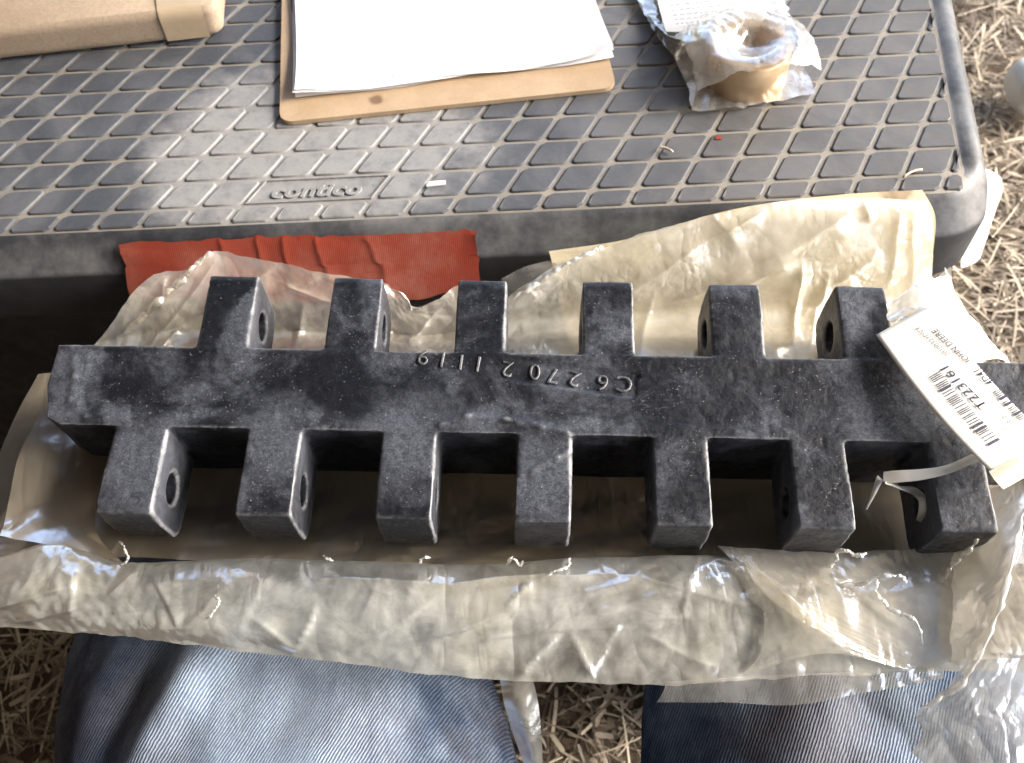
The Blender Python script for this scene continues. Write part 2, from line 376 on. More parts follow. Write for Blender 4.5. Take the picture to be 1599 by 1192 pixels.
M['film_floor'] = film('soiled shade-tinted polythene', (0.30, 0.26, 0.20), 0.97, 0.20, 0.02, 0.4, 0.55, 0.3)  # soiling, plus the shade under the bar darkened into the colour
M['film_cream'] = film('cream polythene', (0.88, 0.855, 0.77), 0.56, 0.08, 0.12, 0.7, transl=0.42)
M['film_clear'] = film('clear polythene', (0.80, 0.80, 0.78), 0.26, 0.09, 0.10, 0.4)
M['film_bundle'] = film('cloudy cream polythene', (0.84, 0.81, 0.73), 0.74, 0.09, 0.14, 1.0)
M['film_hang'] = film('thin hazy polythene', (0.82, 0.83, 0.82), 0.40, 0.09, 0.12, 1.0)
M['film_haze'] = film('hazy polythene', (0.72, 0.71, 0.66), 0.42, 0.10, 0.14)
M['film_white'] = film('whitened torn film', (0.88, 0.88, 0.86), 0.85, 0.20, 0.10, 0.3, 0.5)
M['film_crisp'] = film('crisp clear film', (0.88, 0.89, 0.90), 0.27, 0.07, 0.14, 0.9, 1.6)
b = MB('sintered bronze')
c = b.mix(b.ramp(b.noise(45, 5, 0.6), 0.3, 0.7), (0.50, 0.34, 0.20), (0.66, 0.50, 0.33))
b.set(Base_Color=c, Metallic=0.55, Roughness=0.42, Normal=b.bump(b.noise(300, 3), 0.15, 0.0004)); M['bronze'] = b.m
# denim: twill lines across faded indigo
b = MB('faded denim')
dtw = b.n('ShaderNodeVectorMath', operation='DOT_PRODUCT'); b.put(dtw.inputs[0], b.pos); dtw.inputs[1].default_value = (0.88, -0.47, 0.1)
ph = b.math('ADD', b.math('MULTIPLY', dtw.outputs['Value'], 2 * math.pi / 0.0015), b.math('MULTIPLY', b.noise(240, 3, 0.6), 5.0))
tw = b.math('ADD', b.math('MULTIPLY', b.math('SINE', ph), 0.5), 0.5)
fade = b.ramp(b.noise(20, 6, 0.65), 0.34, 0.68)
wear = b.spot(az(430, 1150, 0.33), 0.03, 0.12, 0.03, 14)
wear = b.math('MAXIMUM', wear, b.math('MULTIPLY', b.spot(az(1380, 1130, 0.33), 0.015, 0.07, 0.02, 16), 0.8))
fade = b.math('MULTIPLY_ADD' if False else 'MAXIMUM', b.math('MULTIPLY', fade, 0.45), wear)
yarn = b.math('MULTIPLY', tw, b.ramp(b.noise(700, 2, 0.6), 0.25, 0.65, 0.55, 1.0))
slub = b.ramp(b.noise(60, 5, 0.7, 0.2, b.scaled(2.2, 0.5, 1, (0, 0, 0.15))), 0.3, 0.7, 0.75, 1.15)
fade = b.math('MULTIPLY', fade, slub)
lite = b.mix(fade, (0.055, 0.088, 0.155), (0.47, 0.53, 0.60))
dark = b.mix(fade, (0.009, 0.019, 0.048), (0.14, 0.21, 0.33))
c = b.mix(yarn, dark, lite)
soil = b.math('MULTIPLY', b.ramp(b.noise(11, 5, 0.65, 0.5), 0.46, 0.7), 0.5)
soil = b.math('MAXIMUM', soil, b.math('MULTIPLY', b.spot(az(1260, 1150, 0.33), 0.01, 0.06, 0.03, 20), 0.8))
c = b.mix(b.math('MULTIPLY', soil, 0.7), c, (0.085, 0.055, 0.035))
b.set(Base_Color=c, Roughness=1.0, Specular_IOR_Level=0.05, Normal=b.bump(b.math('ADD', tw, b.math('MULTIPLY', b.noise(90, 5, 0.65), 2.5)), 0.6, 0.0007)); M['denim'] = b.m
b = MB('dark soil')
c = b.mix(b.ramp(b.noise(30, 6, 0.7), 0.3, 0.7), (0.075, 0.05, 0.032), (0.20, 0.15, 0.10))
b.set(Base_Color=c, Roughness=0.95, Normal=b.bump(b.noise(120, 6, 0.7), 0.9, 0.006)); M['soil'] = b.m
b = MB('dry straw')
at = b.n('ShaderNodeAttribute', attribute_name='tint').outputs['Fac']
c = b.mix(at, (0.095, 0.065, 0.040), (0.58, 0.495, 0.37))
b.set(Base_Color=c, Roughness=0.6, Normal=b.bump(b.noise(600, 2), 0.2, 0.0005)); M['straw'] = b.m
b = MB('pale grey plastic'); b.set(Base_Color=(0.62, 0.65, 0.63, 1), Roughness=0.35); M['palegrey'] = b.m
b = MB('pale weathered wood')
b.set(Base_Color=b.mix(b.noise(70, 5, 0.6, 0.0, b.scaled(1, 6, 1)), (0.24, 0.19, 0.13), (0.36, 0.30, 0.22)), Roughness=0.85); M['wood'] = b.m
b = MB('brown shirt cloth'); b.set(Base_Color=(0.06, 0.05, 0.045, 1), Roughness=0.95); M['shirt'] = b.m

# ------------------------------------------------------------------ ground
gn = 161
gx, gy = np.meshgrid(np.linspace(-1, 1, gn), np.linspace(-1, 1, gn))
gx = np.sign(gx) * (np.abs(gx) * 0.9 + np.abs(gx) ** 9 * 60); gy = 0.55 + np.sign(gy) * (np.abs(gy) * 0.9 + np.abs(gy) ** 9 * 60)
gp = np.c_[gx.ravel(), gy.ravel()]
gz = 0.010 * fbm(gp * 9, 3, 4) + 0.012 * vnoise(gp * 3.1, 9)
far = np.clip(1.6 - np.hypot(gp[:, 0], gp[:, 1] - 0.55) / 2, 0, 1); gz = gz * far - 0.012
def ground_z(x, y):
    p = np.c_[x, y]; return 0.010 * fbm(p * 9, 3, 4) + 0.012 * vnoise(p * 3.1, 9) - 0.012
ii = np.arange(gn * gn).reshape(gn, gn)
gf = np.stack([ii[:-1, :-1], ii[:-1, 1:], ii[1:, 1:], ii[1:, :-1]], -1).reshape(-1, 4)
tag(mesh_np('ground', np.c_[gp, gz], gf, M['soil']), 'brown soil littered with dry straw', None, kind='structure')

def straw_bed(n):
    bx = rng.uniform(-0.75, 1.05, n * 3); by = rng.uniform(-0.25, 1.45, n * 3)
    ok = ~((bx > -0.6) & (bx < 0.27) & (by > 0.46))            # nothing under the tool box
    near = (bx > 0.25) | (by < 0.45)
    ok &= near
    bx, by = bx[ok][:n], by[ok][:n]; n = len(bx)
    ln = rng.gamma(2.2, 0.013, n).clip(0.005, 0.11); wd = rng.gamma(3.0, 0.00032, n).clip(0.0003, 0.0026); yaw = rng.uniform(0, 2 * math.pi, n)
    pit = rng.normal(0, 0.20, n); lift = np.abs(rng.normal(0, 0.006, n)) + 0.001; bend = rng.normal(0, 0.10, n)
    clump = vnoise(np.c_[bx, by] * 8, 21)
    tint = np.clip(rng.normal(0.42, 0.26, n) + 0.22 * clump, 0.0, 1.0)
    z0 = ground_z(bx, by) + lift
    K = 4; V = np.zeros((n, K, 2, 3))
    for k in range(K):
        s = (k / (K - 1) - 0.5)
        a = yaw + bend * s * 2
        cx = bx + ln * s * np.cos(yaw + bend * s); cy = by + ln * s * np.sin(yaw + bend * s)
        cz = z0 + ln * s * np.sin(pit) + 0.10 * ln * (0.25 - s * s)
        ww = wd * (1 - 0.5 * abs(s) * 1.2)
        for e, q in enumerate((-1, 1)):
            V[:, k, e, 0] = cx - q * ww * np.sin(a); V[:, k, e, 1] = cy + q * ww * np.cos(a); V[:, k, e, 2] = cz + q * ww * 0.35
    base = np.arange(n)[:, None] * (K * 2)
    F = np.concatenate([np.stack([base[:, 0] + 2 * k, base[:, 0] + 2 * k + 2, base[:, 0] + 2 * k + 3, base[:, 0] + 2 * k + 1], -1) for k in range(K - 1)])
    me = bpy.data.meshes.new('straw'); nv = n * K * 2
    me.vertices.add(nv); me.vertices.foreach_set('co', V.reshape(-1))
    me.loops.add(F.size); me.loops.foreach_set('vertex_index', F.reshape(-1).astype(np.int32))
    me.polygons.add(len(F)); me.polygons.foreach_set('loop_start', np.arange(0, F.size, 4, dtype=np.int32)); me.polygons.foreach_set('loop_total', np.full(len(F), 4, np.int32))
    a = me.attributes.new('tint', 'FLOAT', 'POINT'); a.data.foreach_set('value', np.repeat(tint, K * 2).astype(np.float32))
    me.update(calc_edges=True); me.validate()
    me.materials.append(M['straw'])
    tag(link(bpy.data.objects.new('straw', me)), 'loose dry straw scattered over the soil', None, kind='stuff')
straw_bed(46000)

# ------------------------------------------------------------------ tool box
tb = empty('tool_box', (0, 0.68, 0)); tag(tb, 'large black plastic tool box with dusty diamond tread lid', 'tool box')
LX0, LY1 = -0.60, 0.95
def front_y(x): return 0.4155 - 0.0135 * (x - 0.0)
RP, RD = np.array([0.2925, 0.4117]), np.array([0.0311, 0.1858]); RD = RD / np.linalg.norm(RD)     # outer line of the right rim
def right_x(y): return RP[0] + (y - RP[1]) * RD[0] / RD[1]
corners = [np.array([LX0, front_y(LX0)]), np.array([right_x(front_y(0.29)), front_y(0.29)]), np.array([right_x(LY1), LY1]), np.array([LX0, LY1])]
def rounded_loop(r=0.028, arc=10, per=14):
    """list of (point on the inset loop, outward normal, rim weight) round the lid"""
    out = []; n = 4
    nm = []
    for i in range(4):
        e = corners[(i + 1) % 4] - corners[i]; e /= np.linalg.norm(e); nm.append(np.array([e[1], -e[0]]))
    wts = [0.0, 1.0, 1.0, 1.0]
    cen = []
    for i in range(4):                     # centre of the arc at corner i (between edge i-1 and i)
        A = np.array([nm[i - 1], nm[i]]); cen.append(np.linalg.solve(A, np.array([nm[i - 1] @ corners[i] - r, nm[i] @ corners[i] - r])))
    for i in range(4):
        j = (i + 1) % 4
        for t in np.linspace(0, 1, per, endpoint=False): out.append((cen[i] * (1 - t) + cen[j] * t, nm[i], wts[i]))
        for t in np.linspace(0, 1, arc, endpoint=False):
            q = nm[i] * (1 - t) + nm[j] * t; q /= np.linalg.norm(q); ww = wts[i] * (1 - t) + wts[j] * t
            if j == 1: ww = max(0, (t - 0.55) / 0.45)
            out.append((cen[j], q, ww))
    return out, r
loop, LR = rounded_loop()
prof_front = [(-0.026, -0.0012), (-0.008, -0.0012), (-0.003, -0.0024), (0.000, -0.0050), (0.002, -0.008), (0.0125, -0.020), (0.0140, -0.0215), (0.0145, -0.0240), (0.0140, -0.060), (0.013, -0.062), (0.004, -0.062)]
prof_rim = [(-0.026, -0.0012), (-0.0105, -0.0012), (-0.0085, -0.0004), (-0.0055, 0.0004), (-0.0005, 0.0002), (0.0045, -0.004), (0.0085, -0.0215), (0.0090, -0.0240), (0.0095, -0.060), (0.0085, -0.062), (0.000, -0.062)]
def lid_mesh():
    v, f = [], []; n = len(loop); k = len(prof_front)
    for (c, q, wt) in loop:
        for (o0, z0), (o1, z1) in zip(prof_front, prof_rim):
            o = o0 * (1 - wt) + o1 * wt; z = z0 * (1 - wt) + z1 * wt
            p = c + q * (LR + o); v.append((p[0], p[1], H + z))
    for i in range(n):
        j = (i + 1) % n
        for a in range(k - 1): f.append((i * k + a, i * k + a + 1, j * k + a + 1, j * k + a))
    f.append(tuple(i * k for i in range(n)))                    # the plate between the pads
    f.append(tuple(i * k + k - 1 for i in range(n))[::-1])
    return v, f
v, f = lid_mesh()
lid = mesh_np('lid', v, f, M['skirt'], tb); keep_world(lid, tb)
lid.data.materials.append(M['groove'])
kp = len(prof_front)
for q, p in enumerate(lid.data.polygons):
    if q >= len(loop) * (kp - 1):
        p.use_smooth = False
        if p.center[2] > H - 0.01: p.material_index = 1
    elif q % (kp - 1) == 0 or (q % (kp - 1) == 1 and loop[q // (kp - 1)][2] == 0 and p.center[1] < 0.44): p.material_index = 1
# lower bin
def bin_mesh():
    v, f = [], []; pr = [(0.0, -0.0615), (-0.002, -0.066), (-0.004, -0.13), (-0.007, -0.131), (-0.040, -0.360), (-0.048, -0.3795), (-0.10, -0.3795)]
    n, k = len(loop), len(pr)
    for (c, q, wt) in loop:
        for o, z in pr: p = c + q * (LR + o); v.append((p[0], p[1], H + z))
    for i in range(n):
        j = (i + 1) % n
        for a in range(k - 1): f.append((i * k + a, i * k + a + 1, j * k + a + 1, j * k + a))
    f.append(tuple(i * k + k - 1 for i in range(n))[::-1])
    return v, f
v, f = bin_mesh()
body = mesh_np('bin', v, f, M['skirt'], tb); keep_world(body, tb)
# tread pads
PA, PB, PS, PYAW = 0.0272272712, 0.0225834155, 0.560216297, R(-0.72397341)
PX0, PY0 = -0.297497835, 0.436430662
def lat(i, j):                              # crossing of groove row i and groove column j
    X, Y = j * PA + i * PB * PS, i * PB
    return np.array([PX0 + X * math.cos(PYAW) - Y * math.sin(PYAW), PY0 + X * math.sin(PYAW) + Y * math.cos(PYAW)])
def clip(poly, p, nrm):                     # keep the side where (q-p).nrm <= 0
    out = []
    for a, b_ in zip(poly, poly[1:] + poly[:1]):
        da, db = (a - p) @ nrm, (b_ - p) @ nrm
        if da <= 0: out.append(a)
        if da * db < 0: out.append(a + (b_ - a) * da / (da - db))
    return out
def inset(poly, d):
    out = []; n = len(poly)
    ar = sum(poly[i][0] * poly[(i + 1) % n][1] - poly[(i + 1) % n][0] * poly[i][1] for i in range(n))
    s = 1 if ar > 0 else -1
    for i in range(n):
        a, b_, c = poly[i - 1], poly[i], poly[(i + 1) % n]
        e1, e2 = (b_ - a) / (np.linalg.norm(b_ - a) + 1e-9), (c - b_) / (np.linalg.norm(c - b_) + 1e-9)
        n1, n2 = s * np.array([-e1[1], e1[0]]), s * np.array([-e2[1], e2[0]])
        A = np.array([n1, n2])
        if abs(np.linalg.det(A)) < 0.05: out.append(b_ + n1 * d); continue
        out.append(np.linalg.solve(A, np.array([n1 @ b_ + d, n2 @ b_ + d])))
    return out
def chamfered(poly, r):
    out = []; n = len(poly)
    for i in range(n):
        a, b_, c = poly[i - 1], poly[i], poly[(i + 1) % n]
        l1, l2 = np.linalg.norm(a - b_), np.linalg.norm(c - b_); k = min(r, 0.4 * l1, 0.4 * l2)
        out += [b_ + (a - b_) / l1 * k, b_ + (c - b_) / l2 * k]
    return out
def pad_geometry(poly, drop=None, top=0.0):
    """bevelled pad over a polygon, in world coordinates"""
    p0 = chamfered(inset(poly, 0.0010), 0.0022); p1 = chamfered(inset(poly, 0.0014), 0.0022); p2 = chamfered(inset(poly, 0.0020), 0.0020)
    n = len(p0); v, f = [], []
    for ring, z in ((p0, -0.0020), (p1, -0.0003 + top), (p2, 0.0001 + top)):
        for q in ring: v.append((q[0], q[1], H + z - (drop(q) if drop else 0)))
    for a in range(2):
        for i in range(n): f.append((a * n + i, a * n + (i + 1) % n, (a + 1) * n + (i + 1) % n, (a + 1) * n + i))
    f.append(tuple(2 * n + i for i in range(n)))
    ar = sum(poly[i][0] * poly[(i + 1) % len(poly)][1] - poly[(i + 1) % len(poly)][0] * poly[i][1] for i in range(len(poly)))
    if ar < 0: f = [t[::-1] for t in f]
    return v, f
shared = None; extra_v, extra_f = [], []
rim_n = np.array([RD[1], -RD[0]]); rim_p = RP - rim_n * 0.0112
base00 = lat(0, 0)
logo_cells = {(0, 5), (0, 6), (0, 7)}
pads = 0
for i in range(-1, 20):
    for j in range(-24, 26):
        lo = -0.62 if i == -1 else i
        poly = [lat(lo, j), lat(lo, j + 1), lat(i + 1, j + 1), lat(i + 1, j)]
        if (i, j) in logo_cells: continue
        c = sum(poly) / 4
        if c[0] < LX0 + 0.03 or c[1] > LY1 - 0.03: continue
        cl = clip(poly, rim_p, rim_n)
        if len(cl) < 3: continue
        area = abs(sum(cl[k][0] * cl[(k + 1) % len(cl)][1] - cl[(k + 1) % len(cl)][0] * cl[k][1] for k in range(len(cl)))) / 2
        if area < 6e-5: continue
        whole = len(cl) == 4 and area > 0.97 * PA * PB
        sx, sy = project((c[0], c[1], H))
        seen = -40 < sx < 1640 and sy > -30
        if i == -1:
            drop = lambda q: 0.0034 * np.clip((front_y(q[0]) + 0.0095 - q[1]) / 0.0115, 0, 1) ** 1.6
            vv_, ff_ = pad_geometry(cl, drop)
        elif whole and seen:
            if shared is None:
                q0 = [lat(0, 0) - base00, lat(0, 1) - base00, lat(1, 1) - base00, lat(1, 0) - base00]
                vv_, ff_ = pad_geometry(q0)
                shared = bpy.data.meshes.new('tread_pad'); shared.from_pydata(vv_, [], ff_); shared.materials.append(M['pad'])
                shared.polygons.foreach_set('use_smooth', [len(p.vertices) == 4 for p in shared.polygons]); shared.update()
            o = link(bpy.data.objects.new('tread_pad', shared), lid)
            d_ = lat(i, j); o.location = (d_[0], d_[1], rng.uniform(-0.0002, 0.0001))
            pads += 1; continue
        else: vv_, ff_ = pad_geometry(cl)
        if seen:
            mesh_np('tread_pad', vv_, ff_, M['pad'], lid, False); pads += 1
        else:
            o_ = len(extra_v); extra_v += vv_; extra_f += [tuple(o_ + t for t in q) for q in ff_]
ex = mesh_np('tread_field', extra_v, extra_f, M['pad'], lid, False); ex['kind'] = 'stuff'
# name plate moulded into the lid
plate_poly = [lat(0, 5), lat(0, 8), lat(1, 8), lat(1, 5)]
vv_, ff_ = pad_geometry(plate_poly, None, -0.0011); mesh_np('name_plate', vv_, ff_, M['pad'], lid, False)
bmr = bmesh.new()                            # raised frame line round the plate
for r0, r1 in ((0.0014, 0.0022),):
    o1, o2 = inset(plate_poly, r0), inset(plate_poly, r1)
    a = [bmr.verts.new((*q, H - 0.0012)) for q in o1]; a2 = [bmr.verts.new((*q, H + 0.0002)) for q in o1]; b2 = [bmr.verts.new((*q, H + 0.0002)) for q in o2]; b1 = [bmr.verts.new((*q, H - 0.0012)) for q in o2]
    for k in range(4):
        q = (k + 1) % 4
        for s1, s2 in ((a, a2), (a2, b2), (b2, b1)): bmr.faces.new((s1[k], s1[q], s2[q], s2[k]))
bm_obj('plate_frame', bmr, M['pad'], lid)
me = text_mesh('contico', 0.0215, 0.0007, 0.00025, 0.0004); me.materials.clear(); me.materials.append(M['pad'])
xs = [v_.co.x for v_ in me.vertices]; tw_ = max(xs) - min(xs)
pl, pr_ = lat(0.24, 5.52), lat(0.24, 7.58)
ang = math.atan2(pr_[1] - pl[1], pr_[0] - pl[0]); kx = np.linalg.norm(pr_ - pl) / tw_
me.transform(Matrix.Translation((pl[0], pl[1], H - 0.0007)) @ Matrix.Rotation(ang, 4, 'Z') @ Matrix(((kx, 0.2, 0, 0), (0, 0.72, 0, 0), (0, 0, 1, 0), (0, 0, 0, 1))))
link(bpy.data.objects.new('lid_lettering', me), lid)

# red cloth tape over the edge of the lid
top_px = [(185, 386), (305, 380), (378, 375), (435, 373), (500, 371), (582, 367), (680, 362), (742, 361)]
bot_px = [(203, 470), (312, 473), (385, 474), (440, 474), (505, 474), (585, 470), (668, 466), (748, 440)]
def tape_grid():
    rows = []
    for t in (0.0, 0.2, 0.42, 0.5, 0.75, 1.0):
        row = []
        for (x0, y0), (x1, y1) in zip(top_px, bot_px):
            x, y = x0 * (1 - t) + x1 * t, y0 * (1 - t) + y1 * t
            # the cloth hangs from the sloping edge a little clear of the skirt
            p0 = np.array([front_y(0) - 0.0050, H - 0.0055]); p1 = np.array([front_y(0) - 0.0415, H - 0.056])
            d = ray(x, y)
            A = np.array([[d[1], -(p1 - p0)[0]], [d[2], -(p1 - p0)[1]]]); s = np.linalg.solve(A, np.array([p0[0] - CAM[1], p0[1] - CAM[2]]))
            best = CAM + d * s[0]; best[1] += front_y(best[0]) - front_y(0)
            row.append(best)
        rows.append(row)
    return rows
seams = np.array([305, 378, 435, 500, 582]); seam_u = [(s - 185) / 557 for s in seams]
def tape_relief(o):
    me = o.data; n = len(me.vertices); co = np.zeros(n * 3); me.vertices.foreach_get('co', co); co = co.reshape(n, 3)
    nu, nv = 160, 36; u = np.tile(np.linspace(0, 1, nu), nv); v_ = np.repeat(np.linspace(0, 1, nv), nu)
    h = np.zeros(n)
    for k, s in enumerate(seam_u):
        d = (u - s - 0.03 * (v_ - 0.3) * (1 + 0.3 * k) + 0.004 * vnoise(np.c_[u * 4, v_ * 9], 60 + k)) * 0.22
        h += 0.0009 * np.exp(-np.clip(-d, 0, 1) / 0.0012) * (d < 0) + 0.0009 * np.exp(-np.clip(d, 0, 1) / 0.006) * (d >= 0)
    h += 0.0005 * np.clip(vnoise(np.c_[u * 9, v_ * 4], 71), 0, 1)
    edge = np.clip((0.06 - (1 - u)) / 0.06, 0, 1); h += 0.0016 * edge ** 2 * np.clip(1 - v_ * 1.3, 0, 1)
    h *= np.minimum(1, 0.3 + np.minimum(v_, 1 - v_) * 8)
    co[:, 1] -= h * 0.85; co[:, 2] += h * 0.5
    me.vertices.foreach_set('co', co.ravel()); me.update()
tp = sheet('tape_strip', tape_grid(), M['tape'], tb, 160, 36, 0.0, 20, 5, 0.0012)
tape_relief(tp); keep_world(tp, tb); tp['label'] = 'red cloth tape stuck along the edge of the lid'

# ------------------------------------------------------------------ toothed steel bar
bar = empty('steel_bar', mw=BM); tag(bar, 'heavy black cast steel bar with rows of pierced knuckles on both sides', 'steel bar')
P_, WL, LL, WB, LU, XU, WU, XL, TH = 0.068, 0.0275, 0.0462, 0.0456, 0.0457, -0.0006, 0.0272, -0.2441, 0.045
def add_box(bm, x0, x1, y0, y1, z0, z1):
    vs = [bm.verts.new((x, y, z)) for x in (x0, x1) for y in (y0, y1) for z in (z0, z1)]
    for q in ((0, 1, 3, 2), (4, 6, 7, 5), (0, 4, 5, 1), (2, 3, 7, 6), (0, 2, 6, 4), (1, 5, 7, 3)): bm.faces.new([vs[k] for k in q])
def add_knuckle(bm, x0, x1, sgn, root, ln):
    cy, cz, r = 0.55 * ln, -0.0215, 0.0082
    out = [(-0.004, -0.0004), (ln * 0.5, 0.0), (ln - 0.0008, 0.0), (ln, -0.0012), (ln + 0.0010, -0.018), (ln, -0.0385), (ln - 0.003, -0.0425), (ln - 0.010, -0.0448), (ln * 0.4, -0.0452), (-0.004, -0.0445)]
    # resample the outline by angle round the hole
    N = 64; pts = []
    for k in range(N):
        a = 2 * math.pi * k / N; dx, dz = math.cos(a), math.sin(a); best = None
        for (ya, za), (yb, zb) in zip(out, out[1:] + out[:1]):
            A = np.array([[dx, -(yb - ya)], [dz, -(zb - za)]])
            if abs(np.linalg.det(A)) < 1e-12: continue
            s = np.linalg.solve(A, np.array([ya - cy, za - cz]))
            if s[0] > 0 and -1e-6 <= s[1] <= 1 + 1e-6: best = s[0]
        pts.append((cy + dx * best, cz + dz * best))
    inn = [(cy + r * math.cos(2 * math.pi * k / N), cz + r * math.sin(2 * math.pi * k / N)) for k in range(N)]
    def ring(x, p): return [bm.verts.new((x, root + sgn * y, z)) for y, z in p]
    oa, ob, ia, ib = ring(x0, pts), ring(x1, pts), ring(x0, inn), ring(x1, inn)
    for k in range(N):
        q = (k + 1) % N
        bm.faces.new((oa[k], oa[q], ob[q], ob[k])); bm.faces.new((ia[k], ib[k], ib[q], ia[q]))
        bm.faces.new((oa[k], ia[k], ia[q], oa[q])); bm.faces.new((ob[k], ob[q], ib[q], ib[k]))
bm = bmesh.new()
XR = 0.2640
add_box(bm, XL, XR, 0.0, WB, -0.058, 0.0)
low = [(-3 + k) * P_ for k in range(7)]; upp = [XU + (k - 2.5) * P_ for k in range(6)]
for x in low: add_knuckle(bm, x, x + WL, -1, 0.0, LL)
for x in upp: add_knuckle(bm, x, x + WU, 1, WB, LU)
bmesh.ops.recalc_face_normals(bm, faces=bm.faces)
me = bpy.data.meshes.new('casting'); bm.to_mesh(me); bm.free()
tmp = bpy.data.objects.new('casting', me); COL.objects.link(tmp)
rm = tmp.modifiers.new('remesh', 'REMESH'); rm.mode = 'VOXEL'; rm.voxel_size = 0.0012
sm = tmp.modifiers.new('smooth', 'SMOOTH'); sm.factor = 0.5; sm.iterations = 3
dg = bpy.context.evaluated_depsgraph_get(); ev = bpy.data.meshes.new_from_object(tmp.evaluated_get(dg))
bpy.data.objects.remove(tmp)
nV, nF = len(ev.vertices), len(ev.polygons)
co = np.zeros(nV * 3); ev.vertices.foreach_get('co', co); co = co.reshape(-1, 3)
nr = np.zeros(nV * 3); ev.vertices.foreach_get('normal', nr); nr = nr.reshape(-1, 3)
quad = np.zeros(len(ev.loops), np.int32); ev.loops.foreach_get('vertex_index', quad)
ls = np.zeros(nF, np.int32); ev.polygons.foreach_get('loop_start', ls); lt = np.zeros(nF, np.int32); ev.polygons.foreach_get('loop_total', lt)
assert (lt == 4).all()
quad = quad.reshape(-1, 4)
dsp = 0.00045 * fbm(co * 40, 11, 3) + 0.00011 * fbm(co * 260, 15, 3, 0.6)
pit = vnoise(co * 190, 31); dsp -= 0.0005 * np.clip(pit - 0.62, 0, 1) * 2
topm = np.clip(nr[:, 2], 0, 1)
# rough sunk panel with the casting number, scars along the lower edge, and a worn left end
t0, t1 = abl(990, 601), abl(645, 553); tdir = (t1 - t0)[:2] / np.linalg.norm((t1 - t0)[:2]); tn = np.array([-tdir[1], tdir[0]])
al = (co[:, :2] - t0[:2]) @ tdir; ac = (co[:, :2] - t0[:2]) @ tn
panel = np.clip(1 - np.clip((np.abs(ac) - 0.0066) / 0.0009, 0, 1), 0, 1) * (al > -0.002) * np.clip(1 - (al - 0.058) / 0.012, 0, 1)
dsp -= 0.0011 * panel * topm
def ridge(pts, h, wdt):
    global dsp
    for (a, b_) in zip(pts, pts[1:]):
        a, b_ = abl(*a)[:2], abl(*b_)[:2]; e = b_ - a; L = np.linalg.norm(e)
        t = np.clip(((co[:, :2] - a) @ e) / (L * L), 0, 1); d = np.linalg.norm(co[:, :2] - (a + t[:, None] * e), axis=1)
        dsp = dsp + h * np.exp(-(d / wdt) ** 2) * topm
ridge([(690, 664), (730, 650), (790, 655), (845, 668), (885, 676)], 0.0011, 0.0022)
ridge([(115, 562), (118, 590), (112, 625), (135, 650), (200, 655)], 0.0007, 0.0025)
ridge([(120, 560), (190, 556)], 0.0006, 0.002)
ridge([(830, 735), (870, 715), (890, 703)], 0.0008, 0.0014)
rec = np.clip(1 - np.clip((np.abs(co[:, 1] - 0.024) - 0.014) / 0.006, 0, 1), 0, 1) * topm * (co[:, 0] > -0.225)
dsp -= 0.0006 * rec
co2 = co + nr * dsp[:, None]
# the left end is rounded off towards the front
lm = np.clip((-0.232 - co[:, 0]) / 0.012, 0, 1) * np.clip((0.022 - co[:, 1]) / 0.02, 0, 1); co2[:, 1] += 0.004 * lm; co2[:, 0] += 0.004 * lm
me_full = bpy.data.meshes.new('casting'); me_full.from_pydata(co2.tolist(), [], quad.tolist()); me_full.update()
vn = np.zeros(nV * 3); me_full.vertices.foreach_get('normal', vn); vn = vn.reshape(-1, 3)
cen = co[quad].mean(1)
part = np.zeros(nF, int)
for k, x in enumerate(low): part[(cen[:, 1] < -0.0006) & (np.abs(cen[:, 0] - x - WL / 2) < P_ / 2)] = 1 + k
for k, x in enumerate(upp): part[(cen[:, 1] > WB + 0.0006) & (np.abs(cen[:, 0] - x - WU / 2) < P_ / 2)] = 8 + k
edgef = (cen[:, 2] < -TH + 0.002)
def sub(name, sel, parent):
    q = quad[sel]; used, inv = np.unique(q, return_inverse=True); inv = inv.reshape(q.shape)
    m_ = bpy.data.meshes.new(name); m_.from_pydata(co2[used].tolist(), [], inv.tolist()); m_.materials.append(M['steel'])
    m_.polygons.foreach_set('use_smooth', [True] * len(m_.polygons)); m_.update()
    m_.normals_split_custom_set_from_vertices(vn[used].tolist())
    return link(bpy.data.objects.new(name, m_), parent)
# knuckle faces on the body sides between the knuckles stay with the body
for k, x in enumerate(low):
    bad = (part == 1 + k) & ((cen[:, 0] < x - 0.002) | (cen[:, 0] > x + WL + 0.002)); part[bad] = 0
for k, x in enumerate(upp):
    bad = (part == 8 + k) & ((cen[:, 0] < x - 0.002) | (cen[:, 0] > x + WU + 0.002)); part[bad] = 0
sub('bar_body', part == 0, bar)
for k in range(13): sub('knuckle', part == 1 + k, bar)
chars = [('C', 975, 599), ('6', 941, 597), ('2', 897, 591), ('7', 863, 586), ('0', 835, 580), ('2', 792, 577), ('1', 747, 569), ('1', 720, 566), ('1', 691, 562), ('9', 661, 558)]
tang = math.atan2(tdir[1], tdir[0])
for ch, x, y in chars:
    mt = text_mesh(ch, 0.0128, 0.0001, 0.00033, -0.0003); mt.materials.clear(); mt.materials.append(M['steel_worn'])
    vs = np.array([v_.co[:] for v_ in mt.vertices]); c_ = (vs.max(0) + vs.min(0)) / 2
    l_ = abl(x, y)
    hz = -0.0011 if x > 800 else -0.0002
    ob = link(bpy.data.objects.new('raised_character', mt), bar)
    ob.matrix_local = Matrix.Translation((l_[0], l_[1], hz + 0.0002)) @ Matrix.Rotation(tang + rng.normal(0, 0.04), 4, 'Z') @ Matrix.Translation((-c_[0], -c_[1], 0))

